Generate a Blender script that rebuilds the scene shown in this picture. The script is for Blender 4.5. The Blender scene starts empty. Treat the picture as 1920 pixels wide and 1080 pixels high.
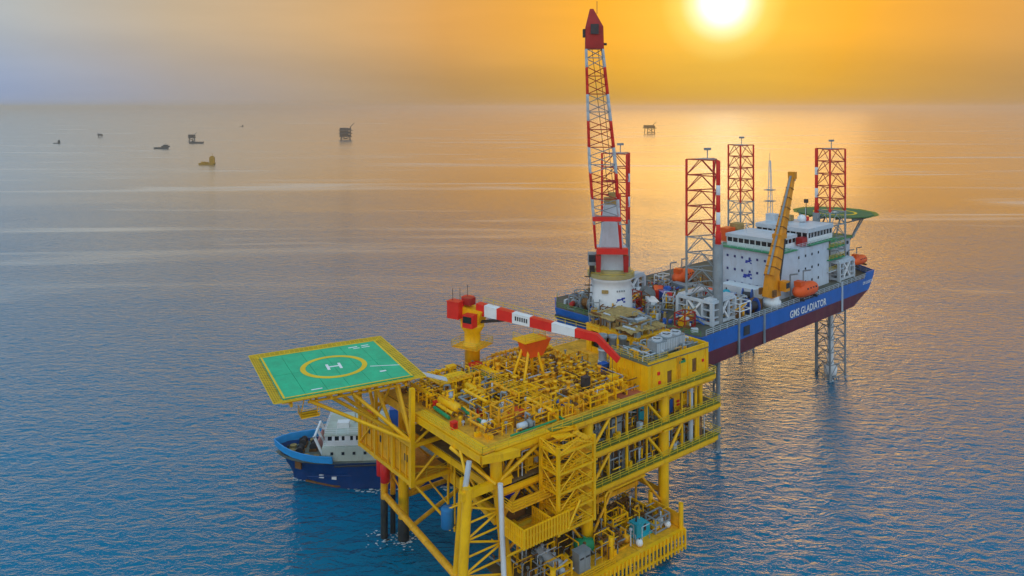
import bpy, math, random
from mathutils import Vector, Matrix, Quaternion

random.seed(11)
scene = bpy.context.scene
COL = scene.collection
R = math.radians

# ---------------------------------------------------------------- camera
# level camera with a lowered frame (vertical shift), 70 m above the sea
F_PX = 1390.0
cam_data = bpy.data.cameras.new("camera")
cam_data.sensor_width = 36.0
cam_data.lens = F_PX / 1920.0 * 36.0
cam_data.shift_y = -340.0 / 1920.0
cam_data.clip_start = 0.5
cam_data.clip_end = 120000.0
camera = bpy.data.objects.new("camera", cam_data)
camera.location = (0, 0, 70)
camera.rotation_euler = (R(90), 0, 0)
COL.objects.link(camera)
scene.camera = camera

# ---------------------------------------------------------------- light
SUN_AZ = math.atan2(395.0, 1390.0)            # clockwise from +Y
SUN_EL = math.atan2(196.0, 1445.0)
sun_dir = Vector((math.sin(SUN_AZ) * math.cos(SUN_EL),
                  math.cos(SUN_AZ) * math.cos(SUN_EL), math.sin(SUN_EL)))

world = bpy.data.worlds.new("World")
scene.world = world
world.use_nodes = True
wn = world.node_tree
wn.nodes.clear()
w_out = wn.nodes.new("ShaderNodeOutputWorld")
w_add = wn.nodes.new("ShaderNodeAddShader")
w_bg = wn.nodes.new("ShaderNodeBackground")
w_bg2 = wn.nodes.new("ShaderNodeBackground")
sky = wn.nodes.new("ShaderNodeTexSky")
sky.sky_type = 'NISHITA'
sky.sun_disc = False
sky.sun_elevation = SUN_EL
sky.sun_rotation = SUN_AZ
sky.altitude = 0
sky.air_density = 1.0
sky.dust_density = 3.0
sky.ozone_density = 2.0
w_bg.inputs["Strength"].default_value = 0.001
wn.links.new(sky.outputs[0], w_bg.inputs["Color"])
# thick dusty air: a broad aureole by angle to the sun, plus an added brighter rear sky
tc = wn.nodes.new("ShaderNodeTexCoord")
nrm = wn.nodes.new("ShaderNodeVectorMath"); nrm.operation = 'NORMALIZE'
wn.links.new(tc.outputs["Generated"], nrm.inputs[0])
dot = wn.nodes.new("ShaderNodeVectorMath"); dot.operation = 'DOT_PRODUCT'
wn.links.new(nrm.outputs[0], dot.inputs[0])
dot.inputs[1].default_value = sun_dir
clampn = wn.nodes.new("ShaderNodeClamp"); clampn.inputs[1].default_value = -1.0
wn.links.new(dot.outputs["Value"], clampn.inputs[0])
acos = wn.nodes.new("ShaderNodeMath"); acos.operation = 'ARCCOSINE'
wn.links.new(clampn.outputs[0], acos.inputs[0])
ang = wn.nodes.new("ShaderNodeMath"); ang.operation = 'DIVIDE'
wn.links.new(acos.outputs[0], ang.inputs[0]); ang.inputs[1].default_value = math.pi
sq = wn.nodes.new("ShaderNodeMath"); sq.operation = 'SQRT'   # more room near the sun
wn.links.new(ang.outputs[0], sq.inputs[0])
ramp = wn.nodes.new("ShaderNodeValToRGB")
wn.links.new(sq.outputs[0], ramp.inputs[0])
stops = [  # angle in degrees, linear colour (divided by two; the strength below restores it)
    (0.0, (1.00, 0.92, 0.70)), (1.3, (1.00, 0.90, 0.62)), (2.1, (0.66, 0.52, 0.24)), (3.1, (0.56, 0.36, 0.055)),
    (4.6, (0.535, 0.268, 0.018)), (9.0, (0.52, 0.228, 0.011)), (15.0, (0.425, 0.195, 0.028)),
    (21.0, (0.365, 0.180, 0.045)), (30.0, (0.325, 0.204, 0.095)), (40.0, (0.285, 0.222, 0.150)),
    (48.0, (0.245, 0.240, 0.222)), (55.0, (0.195, 0.240, 0.280)), (68.0, (0.215, 0.272, 0.335)), (86.0, (0.46, 0.385, 0.345)), (115.0, (0.72, 0.58, 0.50)), (180.0, (0.80, 0.73, 0.66))]  # last stops raised so the unseen sky behind the camera lights the near steel
el = ramp.color_ramp.elements
while len(el) > 1:
    el.remove(el[-1])
for i, (a, c) in enumerate(stops):
    p = math.sqrt(a / 180.0)
    e = el[0] if i == 0 else el.new(p)
    e.position = p
    e.color = (*c, 1)
# the dust is thickest low down: the sky dims and cools in the last degrees above the sea
sep = wn.nodes.new("ShaderNodeSeparateXYZ")
wn.links.new(nrm.outputs[0], sep.inputs[0])
low = wn.nodes.new("ShaderNodeMapRange")
low.interpolation_type = 'SMOOTHSTEP'
low.inputs[1].default_value = 0.0; low.inputs[2].default_value = 0.12
wn.links.new(sep.outputs["Z"], low.inputs[0])
tint = wn.nodes.new("ShaderNodeMix"); tint.data_type = 'RGBA'
tint.inputs[6].default_value = (0.62, 0.75, 1.13, 1)
tint.inputs[7].default_value = (1, 1, 1, 1)
wn.links.new(low.outputs[0], tint.inputs[0])
mulc = wn.nodes.new("ShaderNodeMix"); mulc.data_type = 'RGBA'; mulc.blend_type = 'MULTIPLY'
mulc.inputs[0].default_value = 1.0
wn.links.new(ramp.outputs[0], mulc.inputs[6])
wn.links.new(tint.outputs[2], mulc.inputs[7])
# above the dust the sky turns bluer towards the zenith
high = wn.nodes.new("ShaderNodeMapRange")
high.interpolation_type = 'SMOOTHSTEP'
high.inputs[1].default_value = 0.12; high.inputs[2].default_value = 0.45
wn.links.new(sep.outputs["Z"], high.inputs[0])
tint2 = wn.nodes.new("ShaderNodeMix"); tint2.data_type = 'RGBA'
tint2.inputs[6].default_value = (1, 1, 1, 1)
tint2.inputs[7].default_value = (0.52, 0.90, 1.26, 1)
away = wn.nodes.new("ShaderNodeMapRange")             # the aureole itself stays warm
away.interpolation_type = 'SMOOTHSTEP'
away.inputs[1].default_value = 26.0 / 180.0; away.inputs[2].default_value = 58.0 / 180.0
wn.links.new(ang.outputs[0], away.inputs[0])
hiaw = wn.nodes.new("ShaderNodeMath"); hiaw.operation = 'MULTIPLY'
wn.links.new(high.outputs[0], hiaw.inputs[0]); wn.links.new(away.outputs[0], hiaw.inputs[1])
wn.links.new(hiaw.outputs[0], tint2.inputs[0])
mul2 = wn.nodes.new("ShaderNodeMix"); mul2.data_type = 'RGBA'; mul2.blend_type = 'MULTIPLY'
mul2.inputs[0].default_value = 1.0
wn.links.new(mulc.outputs[2], mul2.inputs[6])
wn.links.new(tint2.outputs[2], mul2.inputs[7])
# faint uneven drifts in the dust
smap = wn.nodes.new("ShaderNodeMapping")
smap.inputs["Scale"].default_value = (2.0, 2.0, 14.0)
wn.links.new(nrm.outputs[0], smap.inputs["Vector"])
snz = wn.nodes.new("ShaderNodeTexNoise")
snz.inputs["Scale"].default_value = 1.6
snz.inputs["Detail"].default_value = 4.0
wn.links.new(smap.outputs[0], snz.inputs["Vector"])
srg = wn.nodes.new("ShaderNodeMapRange")
srg.inputs[1].default_value = 0.25; srg.inputs[2].default_value = 0.75
srg.inputs[3].default_value = 0.93; srg.inputs[4].default_value = 1.07
wn.links.new(snz.outputs["Fac"], srg.inputs[0])
svm = wn.nodes.new("ShaderNodeVectorMath"); svm.operation = 'SCALE'
wn.links.new(mul2.outputs[2], svm.inputs[0])
wn.links.new(srg.outputs[0], svm.inputs["Scale"])
wn.links.new(svm.outputs[0], w_bg2.inputs["Color"])
w_bg2.inputs["Strength"].default_value = 2.0
wn.links.new(w_bg.outputs[0], w_add.inputs[0])
wn.links.new(w_bg2.outputs[0], w_add.inputs[1])
wn.links.new(w_add.outputs[0], w_out.inputs["Surface"])

sun_data = bpy.data.lights.new("sun", 'SUN')
sun_data.energy = 0.09
sun_data.angle = R(20.0)
sun_data.color = (1.0, 0.62, 0.26)
sun = bpy.data.objects.new("sun", sun_data)
sun.rotation_euler = (-sun_dir).to_track_quat('-Z', 'Y').to_euler()
sun.location = (120, 420, 160)
COL.objects.link(sun)

scene.view_settings.view_transform = 'Standard'
scene.view_settings.look = 'None'
scene.view_settings.exposure = 0.0
scene.view_settings.gamma = 1.0
scene.view_settings.use_curve_mapping = False
scene.render.engine = 'CYCLES'
scene.cycles.use_denoising = True
scene.cycles.max_bounces = 6
scene.cycles.volume_bounces = 1
scene.cycles.sample_clamp_indirect = 6.0
scene.cycles.caustics_reflective = False
scene.cycles.caustics_refractive = False

# ---------------------------------------------------------------- materials
MATS = {}

def pmat(name, col, rough=0.5, metal=0.0, var=0.16, scale=0.35, grime=0.0, grime_col=(0.12, 0.06, 0.025)):
    """painted or weathered surface: base colour with patchy tone and optional rust or dirt"""
    if name in MATS:
        return MATS[name]
    m = bpy.data.materials.new(name)
    m.use_nodes = True
    n, l = m.node_tree.nodes, m.node_tree.links
    b = n["Principled BSDF"]
    b.inputs["Roughness"].default_value = rough
    b.inputs["Metallic"].default_value = metal
    b.inputs["Specular IOR Level"].default_value = 0.35
    geo = n.new("ShaderNodeNewGeometry")
    nz = n.new("ShaderNodeTexNoise")
    nz.inputs["Scale"].default_value = scale
    nz.inputs["Detail"].default_value = 5.0
    nz.inputs["Roughness"].default_value = 0.65
    l.new(geo.outputs["Position"], nz.inputs["Vector"])
    r = n.new("ShaderNodeValToRGB")
    lo = tuple(c * (1 - var) for c in col); hi = tuple(min(1, c * (1 + var)) for c in col)
    r.color_ramp.elements[0].position = 0.32; r.color_ramp.elements[0].color = (*lo, 1)
    r.color_ramp.elements[1].position = 0.68; r.color_ramp.elements[1].color = (*hi, 1)
    l.new(nz.outputs["Fac"], r.inputs[0])
    out = r.outputs[0]
    if grime > 0:
        n2 = n.new("ShaderNodeTexNoise")
        n2.inputs["Scale"].default_value = scale * 3.1
        n2.inputs["Detail"].default_value = 6.0
        n2.inputs["Roughness"].default_value = 0.75
        mp = n.new("ShaderNodeMapping")                 # stains run downwards
        mp.inputs["Scale"].default_value = (1.0, 1.0, 0.28)
        l.new(geo.outputs["Position"], mp.inputs["Vector"])
        l.new(mp.outputs[0], n2.inputs["Vector"])
        r2 = n.new("ShaderNodeMapRange")
        r2.inputs[1].default_value = 0.52; r2.inputs[2].default_value = 0.70
        r2.inputs[3].default_value = 0.0; r2.inputs[4].default_value = grime
        l.new(n2.outputs["Fac"], r2.inputs[0])
        mx = n.new("ShaderNodeMix"); mx.data_type = 'RGBA'
        l.new(r2.outputs[0], mx.inputs[0])
        l.new(out, mx.inputs[6])
        mx.inputs[7].default_value = (*grime_col, 1)
        out = mx.outputs[2]
    l.new(out, b.inputs["Base Color"])
    MATS[name] = m
    return m

# ---------------------------------------------------------------- sea
def sea_material():
    m = bpy.data.materials.new("sea_water")
    m.use_nodes = True
    n, l = m.node_tree.nodes, m.node_tree.links
    n.remove(n["Principled BSDF"])
    body = n.new("ShaderNodeBsdfDiffuse")              # light scattered back out of the blue water
    body.inputs["Color"].default_value = (0.001, 0.170, 0.310, 1)
    gloss = n.new("ShaderNodeBsdfGlossy")              # the rippled skin
    mixs = n.new("ShaderNodeMixShader")
    geo = n.new("ShaderNodeNewGeometry")
    def mapped(sx, sy, rot=0.0):
        mp = n.new("ShaderNodeMapping")
        mp.inputs["Scale"].default_value = (sx, sy, 1)
        mp.inputs["Rotation"].default_value = (0, 0, rot)
        l.new(geo.outputs["Position"], mp.inputs["Vector"])
        return mp.outputs[0]
    def noise(vec, scale, detail, rough=0.55, dist=0.0):
        t = n.new("ShaderNodeTexNoise")
        t.inputs["Scale"].default_value = scale
        t.inputs["Detail"].default_value = detail
        t.inputs["Roughness"].default_value = rough
        t.inputs["Distortion"].default_value = dist
        l.new(vec, t.inputs["Vector"])
        return t.outputs["Fac"]
    def math_(op, a, b_, clamp=False):
        t = n.new("ShaderNodeMath"); t.operation = op; t.use_clamp = clamp
        for i, v in enumerate((a, b_)):
            if isinstance(v, (int, float)):
                t.inputs[i].default_value = v
            else:
                l.new(v, t.inputs[i])
        return t.outputs[0]
    chop = noise(mapped(0.5, 1.0, R(14)), 0.58, 4.0, 0.6, 0.5)
    ripple = noise(mapped(0.7, 1.0, R(-25)), 1.5, 3.0, 0.6, 0.4)
    swell = noise(mapped(0.5, 1.0, R(30)), 0.055, 3.0)
    h = math_('ADD', math_('MULTIPLY', chop, 0.85), math_('MULTIPLY', ripple, 0.17))
    h = math_('ADD', h, math_('MULTIPLY', swell, 1.1))
    # slicks: long calm bands drawn out across the view, and broad gust patches
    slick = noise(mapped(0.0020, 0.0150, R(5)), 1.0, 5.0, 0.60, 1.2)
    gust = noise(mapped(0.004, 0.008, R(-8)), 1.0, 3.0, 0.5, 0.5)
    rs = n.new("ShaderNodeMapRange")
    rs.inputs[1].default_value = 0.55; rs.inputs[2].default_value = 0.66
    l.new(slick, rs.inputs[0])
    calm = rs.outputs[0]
    st = math_('SUBTRACT', 0.95, math_('MULTIPLY', calm, 0.55))
    st = math_('MULTIPLY', st, math_('ADD', 0.25, math_('MULTIPLY', gust, 1.5)))
    ln = n.new("ShaderNodeVectorMath"); ln.operation = 'LENGTH'
    l.new(geo.outputs["Position"], ln.inputs[0])
    # the waves flatten visually with range: only their long, low part is left far out
    ff = n.new("ShaderNodeMapRange")
    ff.inputs[1].default_value = 150.0; ff.inputs[2].default_value = 700.0
    ff.inputs[3].default_value = 1.0; ff.inputs[4].default_value = 0.42
    l.new(ln.outputs["Value"], ff.inputs[0])
    st = math_('MULTIPLY', st, ff.outputs[0])
    bump = n.new("ShaderNodeBump")
    bump.inputs["Distance"].default_value = 1.0
    l.new(st, bump.inputs["Strength"])
    l.new(h, bump.inputs["Height"])
    fres = n.new("ShaderNodeFresnel"); fres.inputs["IOR"].default_value = 1.34
    l.new(bump.outputs[0], fres.inputs["Normal"])
    l.new(bump.outputs[0], gloss.inputs["Normal"])
    fr_hi = math_('MULTIPLY', math_('SUBTRACT', fres.outputs[0], 0.15), 10.0)
    fr_lo = math_('MULTIPLY', fres.outputs[0], 0.3)
    fac = math_('ADD', math_('MAXIMUM', fr_hi, fr_lo), math_('MULTIPLY', calm, 0.05), True)
    l.new(fac, mixs.inputs[0])
    l.new(body.outputs[0], mixs.inputs[1]); l.new(gloss.outputs[0], mixs.inputs[2])
    slick_sheen = n.new("ShaderNodeBsdfDiffuse")              # pale sheen of the slicks, put into a diffuse colour
    slick_sheen.inputs["Color"].default_value = (0.78, 0.70, 0.62, 1)
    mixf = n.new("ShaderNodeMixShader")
    fd = n.new("ShaderNodeMapRange")                   # the painted sheen is kept to the far slicks
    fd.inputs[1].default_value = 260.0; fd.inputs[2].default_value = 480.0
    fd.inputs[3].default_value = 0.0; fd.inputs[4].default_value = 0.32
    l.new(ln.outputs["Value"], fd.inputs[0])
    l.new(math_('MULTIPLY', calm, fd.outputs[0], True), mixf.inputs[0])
    l.new(mixs.outputs[0], mixf.inputs[1]); l.new(slick_sheen.outputs[0], mixf.inputs[2])
    l.new(mixf.outputs[0], n["Material Output"].inputs["Surface"])
    rr = math_('SUBTRACT', 0.07, math_('MULTIPLY', calm, 0.02))
    # beyond a few hundred metres the ripples are finer than the eye resolves: a rougher skin
    fr = n.new("ShaderNodeMapRange")
    fr.inputs[1].default_value = 220.0; fr.inputs[2].default_value = 900.0
    fr.inputs[3].default_value = 0.0; fr.inputs[4].default_value = 0.16
    l.new(ln.outputs["Value"], fr.inputs[0])
    l.new(math_('ADD', rr, fr.outputs[0]), gloss.inputs["Roughness"])
    return m

def raw_mesh(name, verts, faces, mat):
    me = bpy.data.meshes.new(name)
    me.from_pydata(verts, [], faces)
    me.validate()
    if mat:
        me.materials.append(mat)
    return me

SEA_R = 42000.0
rings = [0, 60, 120, 200, 320, 500, 800, 1300, 2200, 4000, 8000, 16000, 28000, SEA_R]
sv, sf = [(0, 0, 0)], []
NS = 64
for r in rings[1:]:
    for k in range(NS):
        sv.append((r * math.cos(2 * math.pi * k / NS), r * math.sin(2 * math.pi * k / NS), 0))
for k in range(NS):
    sf.append((0, 1 + k, 1 + (k + 1) % NS))
for j in range(len(rings) - 2):
    for k in range(NS):
        a, b_ = 1 + j * NS + k, 1 + j * NS + (k + 1) % NS
        sf.append((a, a + NS, b_ + NS, b_))
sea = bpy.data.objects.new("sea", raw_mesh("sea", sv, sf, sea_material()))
sea["kind"] = "structure"
COL.objects.link(sea)

# ---------------------------------------------------------------- haze
def haze_material():
    m = bpy.data.materials.new("haze_air")
    m.use_nodes = True
    n, l = m.node_tree.nodes, m.node_tree.links
    n.clear()
    o = n.new("ShaderNodeOutputMaterial")
    v = n.new("ShaderNodeVolumePrincipled")
    v.inputs["Color"].default_value = (0.95, 0.86, 0.73, 1)
    v.inputs["Density"].default_value = 0.00014
    v.inputs["Anisotropy"].default_value = 0.8
    l.new(v.outputs[0], o.inputs["Volume"])
    return m
hx, hz0, hz1 = 45000.0, -1.0, 97.0
hv = [(x, y, z) for z in (hz0, hz1) for y in (-hx, hx) for x in (-hx, hx)]
hf = [(0, 2, 3, 1), (4, 5, 7, 6), (0, 1, 5, 4), (2, 6, 7, 3), (0, 4, 6, 2), (1, 3, 7, 5)]
haze = bpy.data.objects.new("haze", raw_mesh("haze", hv, hf, haze_material()))
haze["kind"] = "stuff"
haze["label"] = "thin warm haze lying over the whole sea"
haze["category"] = "haze"
COL.objects.link(haze)

# ---------------------------------------------------------------- helpers
def thing(name, label, cat, loc=(0, 0, 0), rotz=0.0, group=None):
    o = bpy.data.objects.new(name, None)
    o.empty_display_size = 1.0
    o.location = loc
    o.rotation_euler = (0, 0, rotz)
    o["label"] = label
    o["category"] = cat
    if group:
        o["group"] = group
    COL.objects.link(o)
    return o

def link(name, me, parent):
    o = bpy.data.objects.new(name, me)
    COL.objects.link(o)
    if parent is not None:
        o.parent = parent
    return o

class MB:
    """collects shapes into one mesh"""
    def __init__(s):
        s.v, s.f = [], []
    def add(s, verts, faces):
        k = len(s.v)
        s.v += [tuple(p) for p in verts]
        s.f += [tuple(i + k for i in f) for f in faces]
        return s
    def box(s, c, size, rotz=0.0):
        x, y, z = size[0] / 2, size[1] / 2, size[2] / 2
        cs, sn = math.cos(rotz), math.sin(rotz)
        vs = []
        for dz in (-z, z):
            for dx, dy in ((-x, -y), (x, -y), (x, y), (-x, y)):
                vs.append((c[0] + dx * cs - dy * sn, c[1] + dx * sn + dy * cs, c[2] + dz))
        return s.add(vs, [(3, 2, 1, 0), (4, 5, 6, 7), (0, 1, 5, 4), (1, 2, 6, 5), (2, 3, 7, 6), (3, 0, 4, 7)])
    def tube(s, p1, p2, r1, r2=None, n=8, cap=True):
        if r2 is None:
            r2 = r1
        p1, p2 = Vector(p1), Vector(p2)
        q = (p2 - p1).to_track_quat('Z', 'Y')
        vs = []
        for p, r in ((p1, r1), (p2, r2)):
            for k in range(n):
                a = 2 * math.pi * (k + 0.5) / n
                vs.append(p + q @ Vector((r * math.cos(a), r * math.sin(a), 0)))
        fs = [(k, (k + 1) % n, n + (k + 1) % n, n + k) for k in range(n)]
        if cap:
            fs += [tuple(range(n - 1, -1, -1)), tuple(range(n, 2 * n))]
        return s.add(vs, fs)
    def path(s, pts, r, n=8):
        for a, b in zip(pts[:-1], pts[1:]):
            s.tube(a, b, r, n=n)
        return s
    def lathe(s, prof, n=16, mat=None):
        """prof: list of (r, z); revolves about Z; mat maps to place"""
        M = mat or Matrix.Identity(4)
        vs, fs = [], []
        for r, z in prof:
            for k in range(n):
                a = 2 * math.pi * k / n
                vs.append(M @ Vector((r * math.cos(a), r * math.sin(a), z)))
        for j in range(len(prof) - 1):
            for k in range(n):
                a, b = j * n + k, j * n + (k + 1) % n
                fs.append((a, b, b + n, a + n))
        fs.append(tuple(range(n - 1, -1, -1)))
        fs.append(tuple(range((len(prof) - 1) * n, len(prof) * n)))
        return s.add(vs, fs)
    def prism(s, poly, z0, z1):
        n = len(poly)
        vs = [(x, y, z0) for x, y in poly] + [(x, y, z1) for x, y in poly]
        fs = [tuple(range(n - 1, -1, -1)), tuple(range(n, 2 * n))]
        fs += [(k, (k + 1) % n, n + (k + 1) % n, n + k) for k in range(n)]
        return s.add(vs, fs)
    def mesh(s, name, mat, smooth=False):
        me = raw_mesh(name, s.v, s.f, mat)
        if smooth:
            for p in me.polygons:
                p.use_smooth = True
        return me
    def build(s, name, mat, parent, smooth=False):
        return link(name, s.mesh(name, mat, smooth), parent)

_unit = {}
def unit(kind, mat):
    key = (kind, mat.name)
    if key not in _unit:
        m = MB()
        if kind == 'box':
            m.box((0, 0, 0.5), (1, 1, 1))
            _unit[key] = m.mesh("square_section", mat)
        else:
            m.tube((0, 0, 0), (0, 0, 1), 0.5, n=10)
            me = m.mesh("round_section", mat)
            for p in me.polygons:
                p.use_smooth = len(p.vertices) == 4
            _unit[key] = me
    return _unit[key]

def bar(parent, name, p1, p2, w, mat, kind='cyl', d=None):
    """one straight member between two points; alike members share their mesh"""
    p1, p2 = Vector(p1), Vector(p2)
    o = link(name, unit(kind, mat), parent)
    v = p2 - p1
    q = v.to_track_quat('Z', 'Y')
    o.matrix_local = Matrix.LocRotScale(p1, q, Vector((w, d or w, v.length)))
    return o

def slab(parent, name, c, size, mat, rotz=0.0):
    """c is the centre of the underside"""
    o = link(name, unit('box', mat), parent)
    o.matrix_local = Matrix.LocRotScale(Vector(c), Quaternion((0, 0, 1), rotz), Vector(size))
    return o

def railing(parent, pts, mat, h=1.1, step=1.9, t=0.07, rails=3, name="railing"):
    m = MB()
    for a, b in zip(pts[:-1], pts[1:]):
        a, b = Vector(a), Vector(b)
        L = (b - a).length
        n = max(1, int(L / step))
        for k in range(n + 1):
            p = a.lerp(b, k / n)
            m.tube(p, p + Vector((0, 0, h)), t * 0.5, n=4)
        for j in range(rails):
            z = Vector((0, 0, h * (j + 1) / rails))
            m.tube(a + z, b + z, t * 0.5, n=4)
    return m.build(name, mat, parent)

def to_mesh(obj, name, mat):
    dg = bpy.context.evaluated_depsgraph_get()
    me = bpy.data.meshes.new_from_object(obj.evaluated_get(dg))
    me.name = name
    me.materials.clear()
    me.materials.append(mat)
    return me

def lettering(parent, name, text, size, mat, matrix, width=None, extrude=0.01, bold=0.0):
    cu = bpy.data.curves.new("lettering", 'FONT')
    cu.body = text
    cu.size = size
    cu.align_x = 'CENTER'
    cu.align_y = 'CENTER'
    cu.extrude = extrude
    cu.offset = bold
    cu.resolution_u = 2
    t = bpy.data.objects.new("lettering", cu)
    COL.objects.link(t)
    bpy.context.view_layer.update()
    me = to_mesh(t, name, mat)
    bpy.data.objects.remove(t)
    bpy.data.curves.remove(cu)
    if width:
        xs = [v.co.x for v in me.vertices]
        k = width / (max(xs) - min(xs))
        for v in me.vertices:
            v.co.x *= k
    o = link(name, me, parent)
    o.matrix_local = matrix
    return o

# paints and surfaces
YEL = pmat("yellow_paint", (0.95, 0.485, 0.004), 0.42, var=0.12, grime=0.40, grime_col=(0.42, 0.17, 0.02))
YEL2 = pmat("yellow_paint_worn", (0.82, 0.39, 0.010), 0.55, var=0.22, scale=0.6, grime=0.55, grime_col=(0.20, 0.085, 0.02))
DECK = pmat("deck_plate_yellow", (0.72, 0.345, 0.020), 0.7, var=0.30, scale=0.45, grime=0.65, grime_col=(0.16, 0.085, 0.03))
GRATE = pmat("walkway_green", (0.17, 0.22, 0.035), 0.75, var=0.25, grime=0.3)
RAILM = pmat("rail_yellow_green", (0.66, 0.46, 0.03), 0.5, var=0.15)
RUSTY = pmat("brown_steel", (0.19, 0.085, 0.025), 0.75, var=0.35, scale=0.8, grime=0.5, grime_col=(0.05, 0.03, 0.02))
ORANGE = pmat("orange_paint", (0.80, 0.10, 0.012), 0.5, var=0.12)
RED = pmat("red_paint", (0.72, 0.022, 0.016), 0.45, var=0.12)
DRED = pmat("dark_red_paint", (0.36, 0.014, 0.014), 0.5, var=0.2)
WHITE = pmat("white_paint", (0.74, 0.76, 0.78), 0.5, var=0.07, grime=0.15, grime_col=(0.3, 0.24, 0.18))
PALE = pmat("pale_grey_paint", (0.50, 0.55, 0.60), 0.55, var=0.10, grime=0.2, grime_col=(0.25, 0.22, 0.18))
GREY = pmat("grey_paint", (0.24, 0.27, 0.29), 0.6, var=0.18, grime=0.25, grime_col=(0.10, 0.08, 0.06))
DARK = pmat("dark_steel", (0.035, 0.035, 0.04), 0.6, var=0.3)
GREEN = pmat("green_deck_paint", (0.006, 0.46, 0.23), 0.6, var=0.13, scale=0.35, grime=0.38, grime_col=(0.03, 0.25, 0.14))
GREENP = pmat("green_pipe_paint", (0.015, 0.27, 0.11), 0.5, var=0.15)
TEAL = pmat("teal_paint", (0.02, 0.36, 0.46), 0.5, var=0.15)
BLUE = pmat("blue_paint", (0.012, 0.10, 0.42), 0.45, var=0.12)
HULLB = pmat("hull_blue", (0.010, 0.115, 0.43), 0.42, var=0.14, scale=0.22, grime=0.38, grime_col=(0.05, 0.06, 0.12))
HULLR = pmat("hull_dark_red", (0.125, 0.020, 0.032), 0.55, var=0.2, scale=0.22, grime=0.5, grime_col=(0.17, 0.07, 0.05))
NAVY = pmat("hull_navy", (0.006, 0.040, 0.155), 0.4, var=0.2, scale=0.3, grime=0.15, grime_col=(0.08, 0.05, 0.03))
SKYB = pmat("bulwark_light_blue", (0.03, 0.30, 0.66), 0.45, var=0.1)
TAN = pmat("tan_canvas", (0.36, 0.24, 0.085), 0.8, var=0.3, scale=0.9, grime=0.4, grime_col=(0.12, 0.07, 0.03))
MARK_Y = pmat("marking_yellow", (0.80, 0.52, 0.02), 0.6, var=0.08)
MARK_W = pmat("marking_white", (0.80, 0.80, 0.80), 0.6, var=0.05)
GLASS = pmat("dark_window", (0.012, 0.018, 0.028), 0.12, var=0.1)
NET = pmat("net_olive", (0.40, 0.27, 0.02), 0.7, var=0.2)

# ================================================================ production platform
P0, PROT = Vector((-3.9, 97.6, 0)), R(38)
PA, PB, PD = 49.5, 28.0, 24.0          # deck length, depth, top deck height
L2, L3, LC = 18.7, 13.2, 4.5           # mezzanine, lower deck, sea deck

def pw(a, b, z=0.0):
    """platform deck coordinates to world"""
    c, s = math.cos(PROT), math.sin(PROT)
    return Vector((P0.x + a * c - b * s, P0.y + a * s + b * c, z))

plat = thing("offshore_platform", "big yellow steel offshore platform with stacked open decks on tubular legs", "platform", P0, PROT)

SPLASH = pmat("splash_zone_coating", (0.020, 0.022, 0.024), 0.5, var=0.4, grime=0.5, grime_col=(0.10, 0.08, 0.03))
# main columns and jacket legs
for b in (1.0, 26.0):
    for a in (3.0, 20.0, 37.2):
        front_left = (a == 3.0 and b == 1.0)
        bar(plat, "deck_column", (a, b, 19.6 if front_left else 3.6), (a, b, PD - 0.9), 1.75, YEL)
        if not front_left:
            bar(plat, "splash_zone_column", (a, b, -6), (a, b, 3.6), 1.85, SPLASH)
        if not front_left:
            slab(plat, "column_collar", (a, b, L2 - 1.35), (2.2, 2.2, 0.35), YEL)
legl = [(-3.5, 0.6, -2), (-1.8, 0.8, 20)]
legr = [(5.6, 0.4, -2), (3.0, 0.9, 20)]
bar(plat, "jacket_leg", *legl, 1.35, YEL)
bar(plat, "jacket_leg", *legr, 1.45, YEL)
bar(plat, "jacket_leg", (-2.2, 4.5, -6), (-0.8, 3.2, 20), 1.1, YEL)
def on(l, z):
    t = (z - l[0][2]) / (l[1][2] - l[0][2])
    return Vector(l[0]).lerp(Vector(l[1]), t)
zs = [1.5, 4.0, 6.4, 8.8, 11.0, 13.2, 15.4, 17.6]
for i, z in enumerate(zs):
    bar(plat, "rung_brace", on(legl, z), on(legr, z), 0.27, YEL)
    if i + 1 < len(zs):
        p, q = (legl, legr) if i % 2 else (legr, legl)
        bar(plat, "diagonal_brace", on(p, z), on(q, zs[i + 1]), 0.3, YEL)
bar(plat, "cross_beam", (-3.0, 0.8, 19.2), (5.2, 0.8, 19.2), 0.9, YEL, 'box', 1.0)
bar(plat, "caisson_pipe", (3.6, -0.6, -3), (2.5, -0.6, 19.8), 0.72, WHITE)
bar(plat, "caisson_pipe", (-1.6, 1.6, 19.8), (-1.0, 1.6, 23.0), 0.75, PALE)
# jacket horizontals and braces just above the water
ZJ = 7.0
bar(plat, "jacket_brace", (-1.8, 2.2, ZJ), (0.8, 28.4, ZJ), 1.05, YEL2)
bar(plat, "jacket_brace", (3, 26, ZJ), (20, 26, ZJ), 0.8, YEL2)
bar(plat, "jacket_brace", (20, 26, ZJ), (37.2, 26, ZJ), 0.8, YEL2)
for a in (20.0, 37.2):
    bar(plat, "jacket_brace", (a, 1, ZJ), (a, 26, ZJ), 0.8, YEL2)
for a, b, w in ((0.8, 28.4, 1.2), (2.6, 28.8, 0.9)):
    bar(plat, "jacket_leg", (a, b, 6.4), (a, b, 14), w, YEL2)
    bar(plat, "splash_zone_column", (a, b, -6), (a, b, 6.4), w, SPLASH)
bar(plat, "jacket_brace", (3, 26, 1), (20, 26, ZJ), 0.7, YEL2)
bar(plat, "jacket_brace", (20, 1, ZJ - 1), (37.2, 1, 0), 0.7, YEL2)
bar(plat, "jacket_brace", (3, 26, ZJ), (20, 26, 12), 0.6, YEL2)
bar(plat, "jacket_brace", (37.2, 26, ZJ), (20, 26, 12), 0.6, YEL2)
bar(plat, "jacket_brace", (37.2, 1, 12.4), (37.2, 26, ZJ), 0.6, YEL2)

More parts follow.
